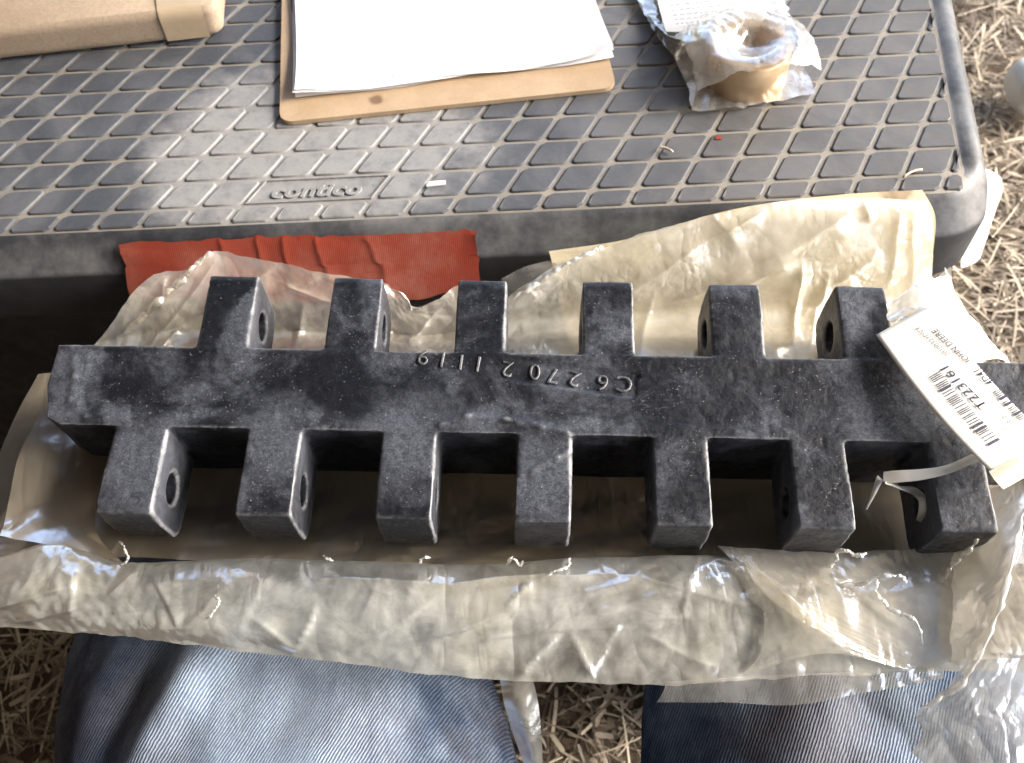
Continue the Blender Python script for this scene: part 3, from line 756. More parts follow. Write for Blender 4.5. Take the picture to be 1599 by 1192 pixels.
# ------------------------------------------------------------------ wrapping: one big opened polythene bag under and round the bar
bag = empty('plastic_bag', tuple(BO - BZ * 0.045)); tag(bag, 'large torn cloudy polythene bag opened under the steel bar', 'plastic bag')
def K(x, y, h): return ab(x, y, h)           # over (or under) the bar's top plane
def part_sheet(name, rows, m, **kw):
    o = sheet(name, rows, m, None, **kw); keep_world(o, bag); return o
# the film the bar lies on, from the left end to the right
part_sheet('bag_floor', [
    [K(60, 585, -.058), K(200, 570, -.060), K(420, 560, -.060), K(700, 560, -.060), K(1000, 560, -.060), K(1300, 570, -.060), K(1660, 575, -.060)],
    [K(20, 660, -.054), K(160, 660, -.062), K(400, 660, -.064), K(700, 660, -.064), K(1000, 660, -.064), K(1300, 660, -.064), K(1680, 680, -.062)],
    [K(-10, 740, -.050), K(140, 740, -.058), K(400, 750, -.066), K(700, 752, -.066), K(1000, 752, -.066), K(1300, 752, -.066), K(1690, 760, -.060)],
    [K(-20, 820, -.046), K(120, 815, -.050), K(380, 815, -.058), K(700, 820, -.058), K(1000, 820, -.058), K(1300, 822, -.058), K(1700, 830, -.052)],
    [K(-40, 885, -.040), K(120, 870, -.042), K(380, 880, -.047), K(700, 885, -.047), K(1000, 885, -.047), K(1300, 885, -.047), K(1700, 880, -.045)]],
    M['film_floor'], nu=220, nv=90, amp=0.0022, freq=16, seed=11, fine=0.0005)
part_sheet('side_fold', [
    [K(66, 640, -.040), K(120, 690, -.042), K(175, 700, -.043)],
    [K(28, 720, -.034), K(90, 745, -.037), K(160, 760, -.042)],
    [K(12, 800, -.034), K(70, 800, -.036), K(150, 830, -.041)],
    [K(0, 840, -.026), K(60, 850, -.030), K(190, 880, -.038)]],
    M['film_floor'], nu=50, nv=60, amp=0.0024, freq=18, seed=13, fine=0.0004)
# front apron over the knees
part_sheet('front_apron', [
    [K(-40, 902, -.040), K(80, 872, -.041), K(200, 898, -.043), K(330, 891, -.044), K(520, 894, -.044), K(700, 902, -.044), K(900, 892, -.044), K(1090, 886, -.044), K(1250, 914, -.044), K(1400, 944, -.044)],
    [K(-40, 890, -.031), K(80, 858, -.032), K(200, 884, -.035), K(330, 877, -.037), K(520, 880, -.036), K(700, 888, -.037), K(900, 879, -.037), K(1090, 874, -.037), K(1250, 900, -.037), K(1400, 930, -.037)],
    [K(-40, 925, -.028), K(80, 910, -.028), K(200, 925, -.030), K(330, 925, -.031), K(520, 930, -.028), K(700, 930, -.030), K(900, 925, -.031), K(1080, 925, -.032), K(1240, 960, -.032), K(1400, 985, -.034)],
    [K(-40, 955, -.033), K(80, 955, -.033), K(200, 965, -.033), K(330, 975, -.033), K(520, 985, -.031), K(700, 995, -.032), K(900, 990, -.033), K(1070, 1000, -.033), K(1230, 1010, -.034), K(1400, 1025, -.035)],
    [K(-40, 973, -.040), K(80, 980, -.040), K(200, 993, -.040), K(330, 1010, -.039), K(520, 1032, -.038), K(700, 1055, -.038), K(900, 1066, -.038), K(1060, 1070, -.038), K(1220, 1058, -.038), K(1430, 1048, -.039)]],
    M['film_dusty'], nu=330, nv=110, amp=0.0036, freq=17, seed=25, fine=0.0009, fray=0.0006, folds=[
    (-20, 955, 120, 915, .0021, 4, 19), (20, 972, 130, 948, .0012, 3, 15), (285, 985, 355, 915, .0016, 4, 15), (160, 940, 215, 885, .0016, 11, 6), (235, 900, 280, 985, .0013, 3, 15),
    (400, 960, 464, 1014, .0022, 17, 6), (464, 1014, 500, 930, .0022, 4, 21), (490, 905, 700, 914, .0018, 4, 19), (690, 914, 960, 896, .0018, 4, 19), (540, 1025, 690, 925, .0012, 4, 19),
    (650, 1000, 830, 950, .0022, 4, 17), (830, 950, 1000, 905, .0019, 4, 17), (790, 955, 822, 912, .0018, 7, 5), (700, 1006, 1090, 962, .0016, 4, 19), (805, 1064, 880, 985, .0022, 5, 17),
    (890, 985, 925, 1060, .0024, 17, 7), (920, 1058, 970, 960, .0015, 4, 15), (900, 960, 1090, 922, .0021, 4, 17), (980, 895, 1160, 950, .0013, 4, 19), (1010, 995, 1130, 1048, .0013, 13, 6), (120, 880, 105, 975, .0018, 15, 6),
    (600, 880, 560, 960, .0010, 4, 17), (370, 1000, 420, 890, .0009, 4, 17), (1090, 880, 1060, 960, .0012, 4, 15)])
# the brownish layer at the right of it and the bright fold that crosses it
part_sheet('right_panel', [
    [K(1120, 858, -.036), K(1250, 862, -.037), K(1350, 866, -.038), K(1450, 856, -.036), K(1560, 820, -.030)],
    [K(1170, 905, -.028), K(1270, 915, -.030), K(1370, 915, -.031), K(1470, 900, -.028), K(1580, 880, -.020)],
    [K(1230, 960, -.025), K(1310, 965, -.027), K(1390, 965, -.028), K(1490, 950, -.024), K(1600, 940, -.016)],
    [K(1330, 1010, -.028), K(1370, 1012, -.029), K(1430, 1015, -.029), K(1510, 1010, -.026), K(1640, 1010, -.020)],
    [K(1395, 1042, -.033), K(1420, 1044, -.034), K(1450, 1046, -.034), K(1530, 1045, -.032), K(1680, 1040, -.028)]],
    M['film_bundle'], nu=120, nv=70, amp=0.0036, freq=20, seed=33, fine=0.0007, fray=0.0008)
part_sheet('triangle_fold', [
    [K(1158, 866, -.030), K(1163, 868, -.027), K(1172, 872, -.028)],
    [K(1190, 930, -.026), K(1222, 925, -.021), K(1243, 945, -.025)],
    [K(1190, 1010, -.028), K(1262, 975, -.021), K(1310, 990, -.025)],
    [K(1160, 1052, -.034), K(1290, 1020, -.026), K(1405, 1043, -.031)]],
    M['film_haze'], nu=60, nv=70, amp=0.0022, freq=20, seed=37, fine=0.0006)
part_sheet('lower_strip', [
    [K(1040, 1064, -.036), K(1150, 1058, -.035), K(1250, 1052, -.034), K(1340, 1050, -.034), K(1400, 1050, -.033), K(1466, 1030, -.031)],
    [K(1035, 1080, -.038), K(1150, 1078, -.037), K(1248, 1076, -.036), K(1340, 1068, -.036), K(1405, 1062, -.035), K(1470, 1046, -.033)],
    [K(1025, 1096, -.041), K(1140, 1097, -.040), K(1238, 1101, -.039), K(1335, 1084, -.038), K(1408, 1070, -.037), K(1474, 1058, -.036)]],
    M['film_clear'], nu=110, nv=24, amp=0.0026, freq=28, seed=41, fine=0.0006)
# bundle of film standing up at the right end, and the clear sheet hanging from it
part_sheet('right_bundle', [
    [K(1545, 770, -.030), K(1575, 760, -.020), K(1600, 750, -.012), K(1640, 735, -.010), K(1700, 730, -.014)],
    [K(1520, 840, -.030), K(1560, 830, -.012), K(1595, 815, -.002), K(1640, 800, .002), K(1710, 800, -.006)],
    [K(1470, 895, -.032), K(1535, 905, -.012), K(1578, 890, .002), K(1640, 890, .006), K(1710, 890, -.004)],
    [K(1470, 975, -.030), K(1520, 975, -.016), K(1556, 960, -.004), K(1640, 960, .002), K(1720, 960, -.008)],
    [K(1475, 1030, -.034), K(1500, 1040, -.024), K(1528, 1030, -.014), K(1640, 1030, -.010), K(1730, 1030, -.016)]],
    M['film_bundle'], nu=100, nv=100, amp=0.0040, freq=22, seed=47, fine=0.0008, fray=0.001)
part_sheet('hanging_sheet', [
    [K(1528, 1000, -.014), K(1560, 1010, -.012), K(1620, 1000, -.012), K(1720, 990, -.016)],
    [K(1470, 1086, -.030), K(1520, 1085, -.024), K(1610, 1080, -.022), K(1730, 1070, -.024)],
    [K(1434, 1106, -.036), K(1500, 1120, -.031), K(1600, 1130, -.028), K(1740, 1130, -.028)],
    [K(1440, 1150, -.042), K(1500, 1160, -.037), K(1600, 1175, -.034), K(1740, 1180, -.034)],
    [K(1405, 1200, -.047), K(1490, 1215, -.042), K(1600, 1225, -.040), K(1760, 1230, -.040)]],
    M['film_hang'], nu=90, nv=90, amp=0.0045, freq=18, seed=53, fine=0.0010, fray=0.0012)
# rolled bright edge running down the right bundle
def roll_edge(name, pts, r, m, seed):
    """torn, twisted edge of the film: a narrow curled ribbon of uneven width"""
    n = 90; pth = curve_pts(pts, n); w_ = np.linspace(0, 1, n)
    pth = pth + r * 0.5 * np.stack([fbm(np.c_[w_ * 16, np.full(n, c)], seed + c, 2) for c in range(3)], -1)
    t = np.gradient(pth, axis=0); t /= np.linalg.norm(t, axis=1, keepdims=True)
    rr = r * np.clip(0.8 + 0.4 * fbm(np.c_[w_ * 22, np.zeros(n)], seed + 7, 2), 0.3, 1.6) * np.minimum(1, np.minimum(np.arange(n), n - 1 - np.arange(n)) / 9 + 0.1)
    tw = 0.7 * fbm(np.c_[w_ * 7, np.ones(n)], seed + 9, 2); v_, f_ = [], []
    for i in range(n):
        a = np.cross(t[i], BZ); a /= np.linalg.norm(a); c_ = np.cross(a, t[i])
        for k in range(6):
            q = tw[i] + 0.5 + k * 0.62; v_.append(pth[i] + rr[i] * (a * math.cos(q) + c_ * math.sin(q)) * (1 + 0.35 * vnoise(np.array([[i * 0.4, k * 1.7]]), seed + 20)[0]))
    for i in range(n - 1):
        for k in range(5): f_.append((i * 6 + k, i * 6 + k + 1, i * 6 + k + 7, i * 6 + k + 6))
    o = mesh_np(name, v_, f_, m); keep_world(o, bag); return o
roll_edge('rolled_edge', [K(1598, 800, .004), K(1580, 880, .006), K(1556, 960, .000), K(1528, 1026, -.010), K(1490, 1075, -.024), K(1440, 1106, -.033)], 0.0014, M['film_white'], 3)
roll_edge('rolled_edge', [K(1545, 800, -.006), K(1520, 850, -.010), K(1490, 880, -.016), K(1470, 910, -.022)], 0.0012, M['film_white'], 13)
# torn white curls
curls = [
    [K(1292, 888, -.028), K(1303, 878, -.024), K(1309, 864, -.018), K(1322, 860, -.015), K(1332, 868, -.018), K(1344, 866, -.016), K(1354, 864, -.015)],
    [K(1300, 910, -.030), K(1330, 915, -.027), K(1352, 912, -.024), K(1366, 902, -.019), K(1388, 899, -.016), K(1406, 900, -.015), K(1412, 910, -.018), K(1406, 920, -.022)],
    [K(1366, 902, -.019), K(1370, 925, -.021), K(1385, 948, -.022), K(1410, 960, -.020), K(1432, 972, -.019), K(1440, 1004, -.023)]]
for k, c_ in enumerate(curls): roll_edge('torn_curl', c_, 0.0012, M['film_white'], 20 + 11 * k)
for k, c_ in enumerate([[K(186, 846, -.026), K(192, 852, -.020), K(200, 872, -.022), K(188, 884, -.026)], [K(505, 868, -.034), K(512, 872, -.028), K(520, 876, -.030)],
                        [K(655, 880, -.030), K(662, 872, -.026), K(672, 870, -.027)], [K(790, 882, -.030), K(800, 872, -.024), K(812, 884, -.027), K(816, 876, -.025)],
                        [K(850, 900, -.028), K(868, 892, -.025), K(886, 884, -.026), K(890, 870, -.030)], [K(335, 930, -.024), K(342, 940, -.022), K(330, 958, -.024), K(322, 968, -.027)]]):
    roll_edge('torn_curl', c_, 0.0008, M['film_white'], 60 + 7 * k)
# narrow strip dangling between the knees
part_sheet('dangling_strip', [
    [K(780, 1055, -.040), K(806, 1058, -.039), K(832, 1060, -.040)],
    [K(788, 1100, -.050), K(815, 1100, -.047), K(840, 1098, -.050)],
    [K(803, 1150, -.062), K(825, 1150, -.058), K(845, 1150, -.062)],
    [K(822, 1200, -.078), K(838, 1202, -.074), K(848, 1205, -.078)],
    [K(845, 1235, -.092), K(850, 1236, -.090), K(854, 1238, -.092)]],
    M['film_haze'], nu=24, nv=60, amp=0.002, freq=26, seed=61)
# left rear: clear film rising behind the knuckles
def Y(x, y, yy): return ay(x, y, yy)
part_sheet('left_rear_film', [
    [K(140, 565, -.040), K(230, 560, -.042), K(320, 560, -.043), K(420, 560, -.044), K(520, 560, -.044), K(600, 560, -.044), K(660, 560, -.045), K(740, 560, -.045)],
    [Y(152, 535, .352), Y(235, 525, .356), Y(325, 520, .358), Y(425, 520, .358), Y(520, 525, .358), Y(600, 525, .358), Y(655, 530, .358), Y(740, 525, .358)],
    [Y(182, 490, .360), Y(245, 480, .367), Y(330, 470, .372), Y(425, 470, .369), Y(520, 480, .366), Y(600, 490, .365), Y(650, 500, .364), Y(738, 495, .366)],
    [Y(205, 455, .366), Y(262, 440, .374), Y(335, 430, .381), Y(425, 435, .378), Y(520, 448, .372), Y(600, 458, .370), Y(648, 485, .368), Y(725, 465, .372)],
    [Y(238, 424, .370), Y(285, 414, .379), Y(334, 392, .388), Y(425, 407, .383), Y(520, 428, .376), Y(600, 444, .374), Y(645, 476, .370), Y(716, 446, .376)]],
    M['film_cream'], nu=230, nv=100, amp=0.0042, freq=17, seed=71, fine=0.0008, fray=0.0008, folds=[
    (333, 393, 165, 545, .004, 10, 16), (340, 405, 225, 555, .003, 7, 12), (430, 415, 300, 500, .003, 8, 14), (300, 500, 240, 560, .003, 6, 10), (425, 460, 500, 430, .003, 8, 10), (455, 560, 480, 470, .004, 9, 12),
    (440, 440, 520, 470, .003, 6, 10), (615, 450, 645, 490, .004, 8, 10), (645, 490, 700, 455, .004, 8, 10), (640, 540, 690, 480, .003, 8, 12), (255, 430, 250, 480, .003, 6, 9)])
roll_edge('rolled_edge', [Y(196, 520, .350), Y(250, 470, .362), Y(300, 425, .374), Y(334, 393, .384)], 0.0020, M['film_cream'], 83)
# right rear: film over a sheet of waxed amber paper
amber = sheet('paper_sheet', [
    [K(900, 575, -.042), K(1010, 575, -.042), K(1150, 575, -.042), K(1300, 575, -.042), K(1450, 560, -.040)],
    [Y(880, 500, .366), Y(1000, 490, .366), Y(1150, 480, .368), Y(1300, 480, .368), Y(1452, 480, .366)],
    [Y(868, 440, .378), Y(1000, 425, .380), Y(1150, 415, .382), Y(1300, 410, .383), Y(1456, 405, .383)],
    [Y(862, 412, .384), Y(990, 392, .390), Y(1140, 362, .396), Y(1300, 350, .398), Y(1460, 340, .398)],
    [Y(857, 392, .388), Y(985, 372, .394), Y(1140, 328, .404), Y(1295, 306, .412), Y(1440, 297, .414), ][:5]],
    M['amber'], None, 120, 70, 0.0020, 14, 77)
tag(amber, 'yellowed waxed paper sheet standing behind the bar inside the plastic', 'paper sheet')
part_sheet('right_rear_film', [
    [K(770, 562, -.042), K(860, 562, -.042), K(1000, 565, -.042), K(1150, 568, -.042), K(1300, 572, -.042), K(1460, 560, -.036)],
    [Y(775, 510, .354), Y(860, 505, .357), Y(1000, 495, .358), Y(1150, 490, .358), Y(1300, 490, .358), Y(1465, 490, .356)],
    [Y(785, 480, .360), Y(870, 460, .367), Y(1000, 440, .369), Y(1150, 425, .371), Y(1300, 420, .373), Y(1455, 425, .374)],
    [Y(795, 462, .364), Y(880, 425, .374), Y(1000, 395, .380), Y(1145, 365, .386), Y(1300, 345, .389), Y(1452, 350, .390)],
    [Y(806, 448, .367), Y(880, 412, .378), Y(1000, 366, .387), Y(1140, 330, .396), Y(1295, 312, .404), Y(1445, 318, .404)]],
    M['film_cream'], nu=250, nv=110, amp=0.0050, freq=9, seed=85, fine=0.0006, fray=0.0008, folds=[
    (1255, 312, 1110, 370, .004, 10, 20), (1110, 370, 930, 480, .004, 10, 24), (1330, 330, 1180, 420, .004, 12, 22), (1180, 420, 1040, 470, .003, 10, 20), (1250, 405, 1236, 545, .004, 7, 12), (1290, 425, 1262, 545, .004, 7, 12),
    (1372, 395, 1290, 445, .004, 8, 18), (1290, 445, 1255, 500, .003, 8, 14), (1408, 335, 1380, 455, .004, 10, 14), (1140, 452, 1245, 415, .003, 8, 12), (945, 386, 806, 455, .005, 6, 10), (1345, 315, 1360, 350, .003, 7, 7), (1430, 330, 1415, 470, .003, 8, 10), (1000, 560, 1020, 450, .002, 10, 16), (1090, 310, 1160, 395, .002, 8, 14)])
part_sheet('left_wing', [
    [Y(785, 480, .372), Y(830, 470, .374), Y(880, 460, .375)],
    [Y(784, 452, .376), Y(830, 430, .379), Y(878, 425, .380)],
    [Y(782, 434, .379), Y(820, 417, .383), Y(860, 407, .386)]],
    M['film_clear'], nu=40, nv=30, amp=0.002, freq=22, seed=87)
roll_edge('rolled_edge', [Y(800, 468, .358), Y(860, 430, .368), Y(905, 402, .374), Y(945, 386, .380)], 0.0017, M['film_white'], 95)
# crumpled white corner with a pinked edge by the tag
part_sheet('pinked_corner', [
    [K(1385, 470, .004), K(1430, 440, .006), K(1468, 430, .000), K(1476, 436, -.004)],
    [K(1400, 520, .004), K(1445, 490, .006), K(1488, 475, .000), K(1498, 484, -.004)],
    [K(1430, 570, .000), K(1470, 535, .003), K(1515, 515, -.002), K(1530, 520, -.006)],
    [K(1480, 600, -.006), K(1510, 575, -.004), K(1550, 560, -.007), K(1572, 566, -.010)]],
    M['film_white'], nu=60, nv=90, amp=0.0045, freq=30, seed=97, fine=0.0012, fray=0.0035)
part_sheet('loose_flap', [
    [Y(1440, 500, .362), Y(1462, 495, .362), Y(1478, 490, .362)],
    [Y(1452, 455, .370), Y(1472, 445, .372), Y(1486, 450, .370)],
    [Y(1458, 438, .374), Y(1474, 424, .377), Y(1485, 416, .378)]],
    M['film_white'], nu=24, nv=30, amp=0.0012, freq=20, seed=99)

# ------------------------------------------------------------------ parts tag
tagroot = empty('parts_tag', tuple(ab(1470, 620, 0.01))); tag(tagroot, 'white printed card tag with barcodes lying on the right end of the bar', 'tag')
# tag frame: u runs the way the print reads (lower right to upper left), v from the barcode edge to the other edge
TA, TB, TD = (1368, 523), (1452, 476), (1568, 757)      # far barcode corner, far other corner, near barcode corner
hA, hD, bowh = 0.009, 0.018, 0.004
def tagpt(u, v, lift=0.0):
    pu = np.array(TD) * (1 - u) + np.array(TA) * u; e = np.array(TB) - np.array(TA)
    sag = 10 * math.sin(math.pi * u)                      # the long edge bows a little
    px = pu + e * v * (1 + 0.10 * (1 - u)) + np.array([-0.74, 0.66]) * sag * 0.9
    return ab(px[0], px[1], hD * (1 - u) + hA * u + bowh * math.sin(math.pi * u) * 1.0 + 0.002 * v + lift)
nu_, nv_ = 40, 14
tv = [tagpt(1.0 - a / (nu_ - 1) * 1.0, c / (nv_ - 1)) for c in range(nv_) for a in range(nu_)]
ix = np.arange(nu_ * nv_).reshape(nv_, nu_)
tf = np.stack([ix[:-1, :-1], ix[:-1, 1:], ix[1:, 1:], ix[1:, :-1]], -1).reshape(-1, 4)
card = mesh_np('card', tv, tf, M['tagcard']); keep_world(card, tagroot)
sd = card.modifiers.new('thickness', 'SOLIDIFY'); sd.thickness = 0.0004; sd.offset = -1
def px_uv(x, y):
    """tag coordinates of a point of the photograph (about)"""
    u, v = 0.5, 0.5
    for _ in range(30):
        e = np.array(TB) - np.array(TA)
        def g(u, v):
            pu = np.array(TD) * (1 - u) + np.array(TA) * u
            return pu + e * v * (1 + 0.10 * (1 - u)) + np.array([-0.74, 0.66]) * 9 * math.sin(math.pi * u)
        c0 = g(u, v); J = np.c_[(g(u + 1e-4, v) - c0) / 1e-4, (g(u, v + 1e-4) - c0) / 1e-4]
        du = np.linalg.solve(J, np.array([x, y]) - c0); u += du[0]; v += du[1]
    return u, v
TL_, TW_ = 0.0955, 0.030                                   # size of the tag in metres
def tag_text(body, px0, px1, height, m, lift=0.0006):
    """print that starts at px0 and ends at px1 (baseline, photograph), letter height in metres"""
    mt = text_mesh(body, height / 0.66, 0, 0, 0.012 * height); mt.materials.clear(); mt.materials.append(m)
    u0, v0 = px_uv(*px0); u1, v1 = px_uv(*px1)
    vs = np.array([q.co[:] for q in mt.vertices]); x0, x1 = vs[:, 0].min(), vs[:, 0].max()
    for q, c_ in zip(mt.vertices, vs):
        t = (c_[0] - x0) / (x1 - x0)
        q.co = tagpt(u0 * (1 - t) + u1 * t, v0 * (1 - t) + v1 * t - c_[1] / TW_, lift)
    o = link(bpy.data.objects.new('print_line', mt)); keep_world(o, tagroot)
def tag_bars(px0, px1, height, n, seed, m):
    """barcode: px0 and px1 are the ends of its lower edge"""
    u0, v0 = px_uv(*px0); u1, v1 = px_uv(*px1); g = np.random.default_rng(seed); v_, f_ = [], []
    wds = g.choice([1, 1, 1, 3], n); gaps = g.choice([1, 1, 2, 3], n); tot = wds.sum() + gaps.sum(); x = 0
    for a, c_ in zip(wds, gaps):
        for t in (x / tot, (x + a) / tot):
            uu_, vv2 = u0 * (1 - t) + u1 * t, v0 * (1 - t) + v1 * t
            for k in range(4): v_.append(tagpt(uu_, vv2 - height * k / 3 / TW_, 0.0006))
        o = len(v_) - 8
        for k in range(3): f_.append((o + k, o + k + 1, o + k + 5, o + k + 4))
        x += a + c_
    o = mesh_np('barcode', v_, f_, m); keep_world(o, tagroot)
tag_bars((1562, 687), (1466, 577), 0.0060, 30, 3, M['print'])
tag_text('T223161', (1543, 634), (1480, 571), 0.0040, M['print'])
tag_text('20100322DVT', (1485, 553), (1435, 509), 0.0024, M['print_grey'])
tag_text('JOHN DEERE', (1518, 563), (1462, 513), 0.0028, M['print'])
tag_text('4D41', (1554, 597), (1531, 575), 0.0034, M['print'])
tag_text('1', (1577, 666), (1570, 669), 0.0034, M['print'])
tag_text('US', (1586, 664), (1578, 655), 0.0020, M['print_grey'])
tag_text('MADE IN USA', (1574, 652), (1550, 621), 0.0014, M['print_faint'])
tag_bars((1604, 650), (1562, 605), 0.0042, 14, 8, M['print'])
# folded reinforcing patch at the tie end
pt = [[tagpt(0.10, -0.02, .0008), tagpt(0.10, 0.25, .0008), tagpt(0.10, 0.45, .0008)],
      [tagpt(0.05, -0.05, .0030), tagpt(0.05, 0.22, .0034), tagpt(0.05, 0.45, .0030)],
      [tagpt(-0.02, -0.06, .0010), tagpt(-0.02, 0.2, .0012), tagpt(-0.02, 0.45, .0010)]]
o = sheet('reinforcing_patch', pt, M['patch'], None, 16, 14, 0.0); keep_world(o, tagroot)
def ribbon(name, ctrl, wd, m, tw=0.5, n=60, seed=1):
    p = curve_pts(ctrl, n); t = np.gradient(p, axis=0); t /= np.linalg.norm(t, axis=1, keepdims=True)
    v_, f_ = [], []
    for i in range(n):
        a = np.cross(t[i], BZ); a /= np.linalg.norm(a); c_ = np.cross(a, t[i]); th = tw * math.sin(i * 0.13 + seed)
        s = a * math.cos(th) + c_ * math.sin(th); ww = wd[0] + (wd[1] - wd[0]) * i / (n - 1)
        for k in (-1, -0.33, 0.33, 1): v_.append(p[i] + s * ww * k + c_ * 0.0008 * (1 - k * k))
    for i in range(n - 1):
        for k in range(3): f_.append((i * 4 + k, i * 4 + k + 1, i * 4 + k + 5, i * 4 + k + 4))
    o = mesh_np(name, v_, f_, m); keep_world(o, tagroot); return o
ribbon('tie', [K(1548, 704, .012), K(1520, 716, .009), K(1480, 733, .006), K(1440, 741, .003), K(1405, 744, .000), K(1380, 746, -.004)], (0.0020, 0.0032), M['film_white'], 0.3, 60, 2)
ribbon('tie', [K(1376, 746, -.004), K(1372, 752, -.006), K(1364, 772, -.010), K(1353, 795, -.016)], (0.0022, 0.0005), M['film_white'], 0.3, 30, 4)
ribbon('tie', [K(1380, 750, -.004), K(1405, 762, -.009), K(1428, 768, -.014), K(1440, 780, -.018), K(1440, 800, -.021), K(1434, 814, -.023)], (0.0028, 0.0016), M['film_white'], 0.8, 50, 7)

# ------------------------------------------------------------------ things on the lid
def frame2(p, q):
    """origin p, x towards q, z up"""
    e = q - p; e[2] = 0; L = np.linalg.norm(e); a = math.atan2(e[1], e[0]); return L, a
# carton
p0, p1 = az(-160, 114, H + .001), az(352, 57, H + .001)
L, a = frame2(p0, p1.copy())
ctn = empty('cardboard_box', mw=Matrix.Translation((p0[0], p0[1], H + 0.0008)) @ Matrix.Rotation(a, 4, 'Z')); tag(ctn, 'brown cardboard carton with a clear tape strip on the lid', 'box')
def rr_poly(x0, y0, x1, y1, r, n=6):
    out = []
    for cx, cy, s in ((x1 - r, y0 + r, -90), (x1 - r, y1 - r, 0), (x0 + r, y1 - r, 90), (x0 + r, y0 + r, 180)):
        for k in range(n + 1): t = R(s + 90 * k / n); out.append((cx + r * math.cos(t), cy + r * math.sin(t)))
    return out
def soft_box(name, poly, z0, z1, m, parent, sag=0.0008, seed=3, rows=14):
    v_, f_ = [], []; n = 0
    dense = []
    for (xa, ya), (xb, yb) in zip(poly, poly[1:] + poly[:1]):
        k = max(1, int(math.hypot(xb - xa, yb - ya) / 0.012))
        for t in range(k): dense.append((xa + (xb - xa) * t / k, ya + (yb - ya) * t / k))
    n = len(dense); cx = sum(x for x, _ in dense) / n; cy = sum(y for _, y in dense) / n
    for r_ in range(rows):
        t = r_ / (rows - 1); z = z0 + (z1 - z0) * t
        ins = 0.004 * (1 - min(1, t * rows / 1.6)) ** 2 + 0.003 * (1 - min(1, (1 - t) * rows / 1.6)) ** 2
        for x, y in dense:
            d = math.hypot(x - cx, y - cy); v_.append((x - (x - cx) / d * ins, y - (y - cy) / d * ins, z))
    v_ = np.array(v_); v_[:, :2] += sag * np.stack([fbm(v_ * 14, seed, 3), fbm(v_ * 14, seed + 9, 3)], -1)
    for r_ in range(rows - 1):
        for k in range(n): f_.append((r_ * n + k, r_ * n + (k + 1) % n, (r_ + 1) * n + (k + 1) % n, (r_ + 1) * n + k))
    f_.append(tuple(range(n))[::-1]); f_.append(tuple((rows - 1) * n + k for k in range(n)))
    return mesh_np(name, v_, f_, m, parent)
soft_box('carton_body', rr_poly(0, 0, L, 0.26, 0.009), 0, 0.024, M['kraft'], ctn, rows=9)
b = MB('packing tape'); b.set(Base_Color=b.mix(b.noise(40), (0.44, 0.34, 0.23), (0.50, 0.40, 0.28)), Roughness=0.22, Normal=b.bump(b.noise(60, 3, 0.5, 1.0), 0.25, 0.002)); M['packtape'] = b.m
def wrap_strip(x0, x1, skew):
    v_, f_ = [], []
    path = [(-0.0009, 0.002 + 0.0035 * k) for k in range(6)] + [(0.0004, 0.0226), (0.0022, 0.0242), (0.0042, 0.0247)] + [(0.012 + 0.01 * k, 0.0248) for k in range(24)]
    for y, z in path:
        for q in range(8): v_.append((x0 + (x1 - x0) * q / 7 + skew * max(y, 0), y, z))
    for k in range(len(path) - 1):
        for q in range(7): f_.append((k * 8 + q, k * 8 + q + 1, (k + 1) * 8 + q + 1, (k + 1) * 8 + q))
    return mesh_np('packing_tape', v_, f_, M['packtape'], ctn)
wrap_strip(L - 0.040, L - 0.010, -0.12)
# clipboard
p0, p1 = az(437, 193, H + .003), az(963, 138, H + .003)
L, a = frame2(p0, p1.copy())
clb = empty('clipboard', mw=Matrix.Translation((p0[0], p0[1], H + 0.0006)) @ Matrix.Rotation(a, 4, 'Z')); tag(clb, 'brown hardboard clipboard lying under white papers', 'clipboard')
bm_obj('board', prism(rr_poly(0, 0, L, 0.315, 0.009, 7), 0, 0.0032), M['hardboard'], clb, bevel=0.0006)
b = MB('nickel plate'); b.set(Base_Color=(0.6, 0.6, 0.6, 1), Metallic=1.0, Roughness=0.25); M['nickel'] = b.m
bmc = prism(rr_poly(L / 2 - 0.075, 0.270, L / 2 + 0.075, 0.318, 0.008), 0.0065, 0.0085); bm_obj('clip', bmc, M['nickel'], clb, bevel=0.0007)
# papers
PC = Matrix.Rotation(-a, 3, 'Z')
def on_board(x, y, z): return az(x, y, H + z)
stack = empty('paper_stack', tuple(on_board(700, 60, .004))); tag(stack, 'stack of white papers with curled corners on the clipboard', 'papers')
def paper(name, bl, br, up_len, z, curl_l, curl_r, seed):
    b0, b1 = on_board(*bl, z), on_board(*br, z); e = b1 - b0; e[2] = 0; L_ = np.linalg.norm(e); e = e / L_; n_ = np.array([-e[1], e[0], 0])
    nu2, nv2 = 50, 60; v_ = []
    for j in range(nv2):
        for i in range(nu2):
            x, y = i / (nu2 - 1) * L_, j / (nv2 - 1) * up_len
            h = 0.0008 + curl_l * math.exp(-(x / 0.022) ** 1.5) * math.exp(-(y / 0.05)) + curl_r * math.exp(-((L_ - x) / 0.020) ** 1.3) * math.exp(-(y / 0.045))
            wob = 0.0012 * math.sin(x * 55 + seed) * math.exp(-y / 0.03) * math.sin(math.pi * x / L_) + 0.0010 * math.sin(y * 30 + seed)
            yy2 = y + 0.0010 * math.sin(x * 48 + seed * 2) * math.exp(-y / 0.02)
            v_.append(b0 + e * (x - curl_l * 0.5 * math.exp(-(x / 0.01)) * math.exp(-y / .04)) + n_ * yy2 + np.array([0, 0, h + max(wob, -0.0006)]))
    ix = np.arange(nu2 * nv2).reshape(nv2, nu2); f_ = np.stack([ix[:-1, :-1], ix[:-1, 1:], ix[1:, 1:], ix[1:, :-1]], -1).reshape(-1, 4)
    o = mesh_np(name, v_, f_, M['paper']); keep_world(o, stack); return b0, e, n_
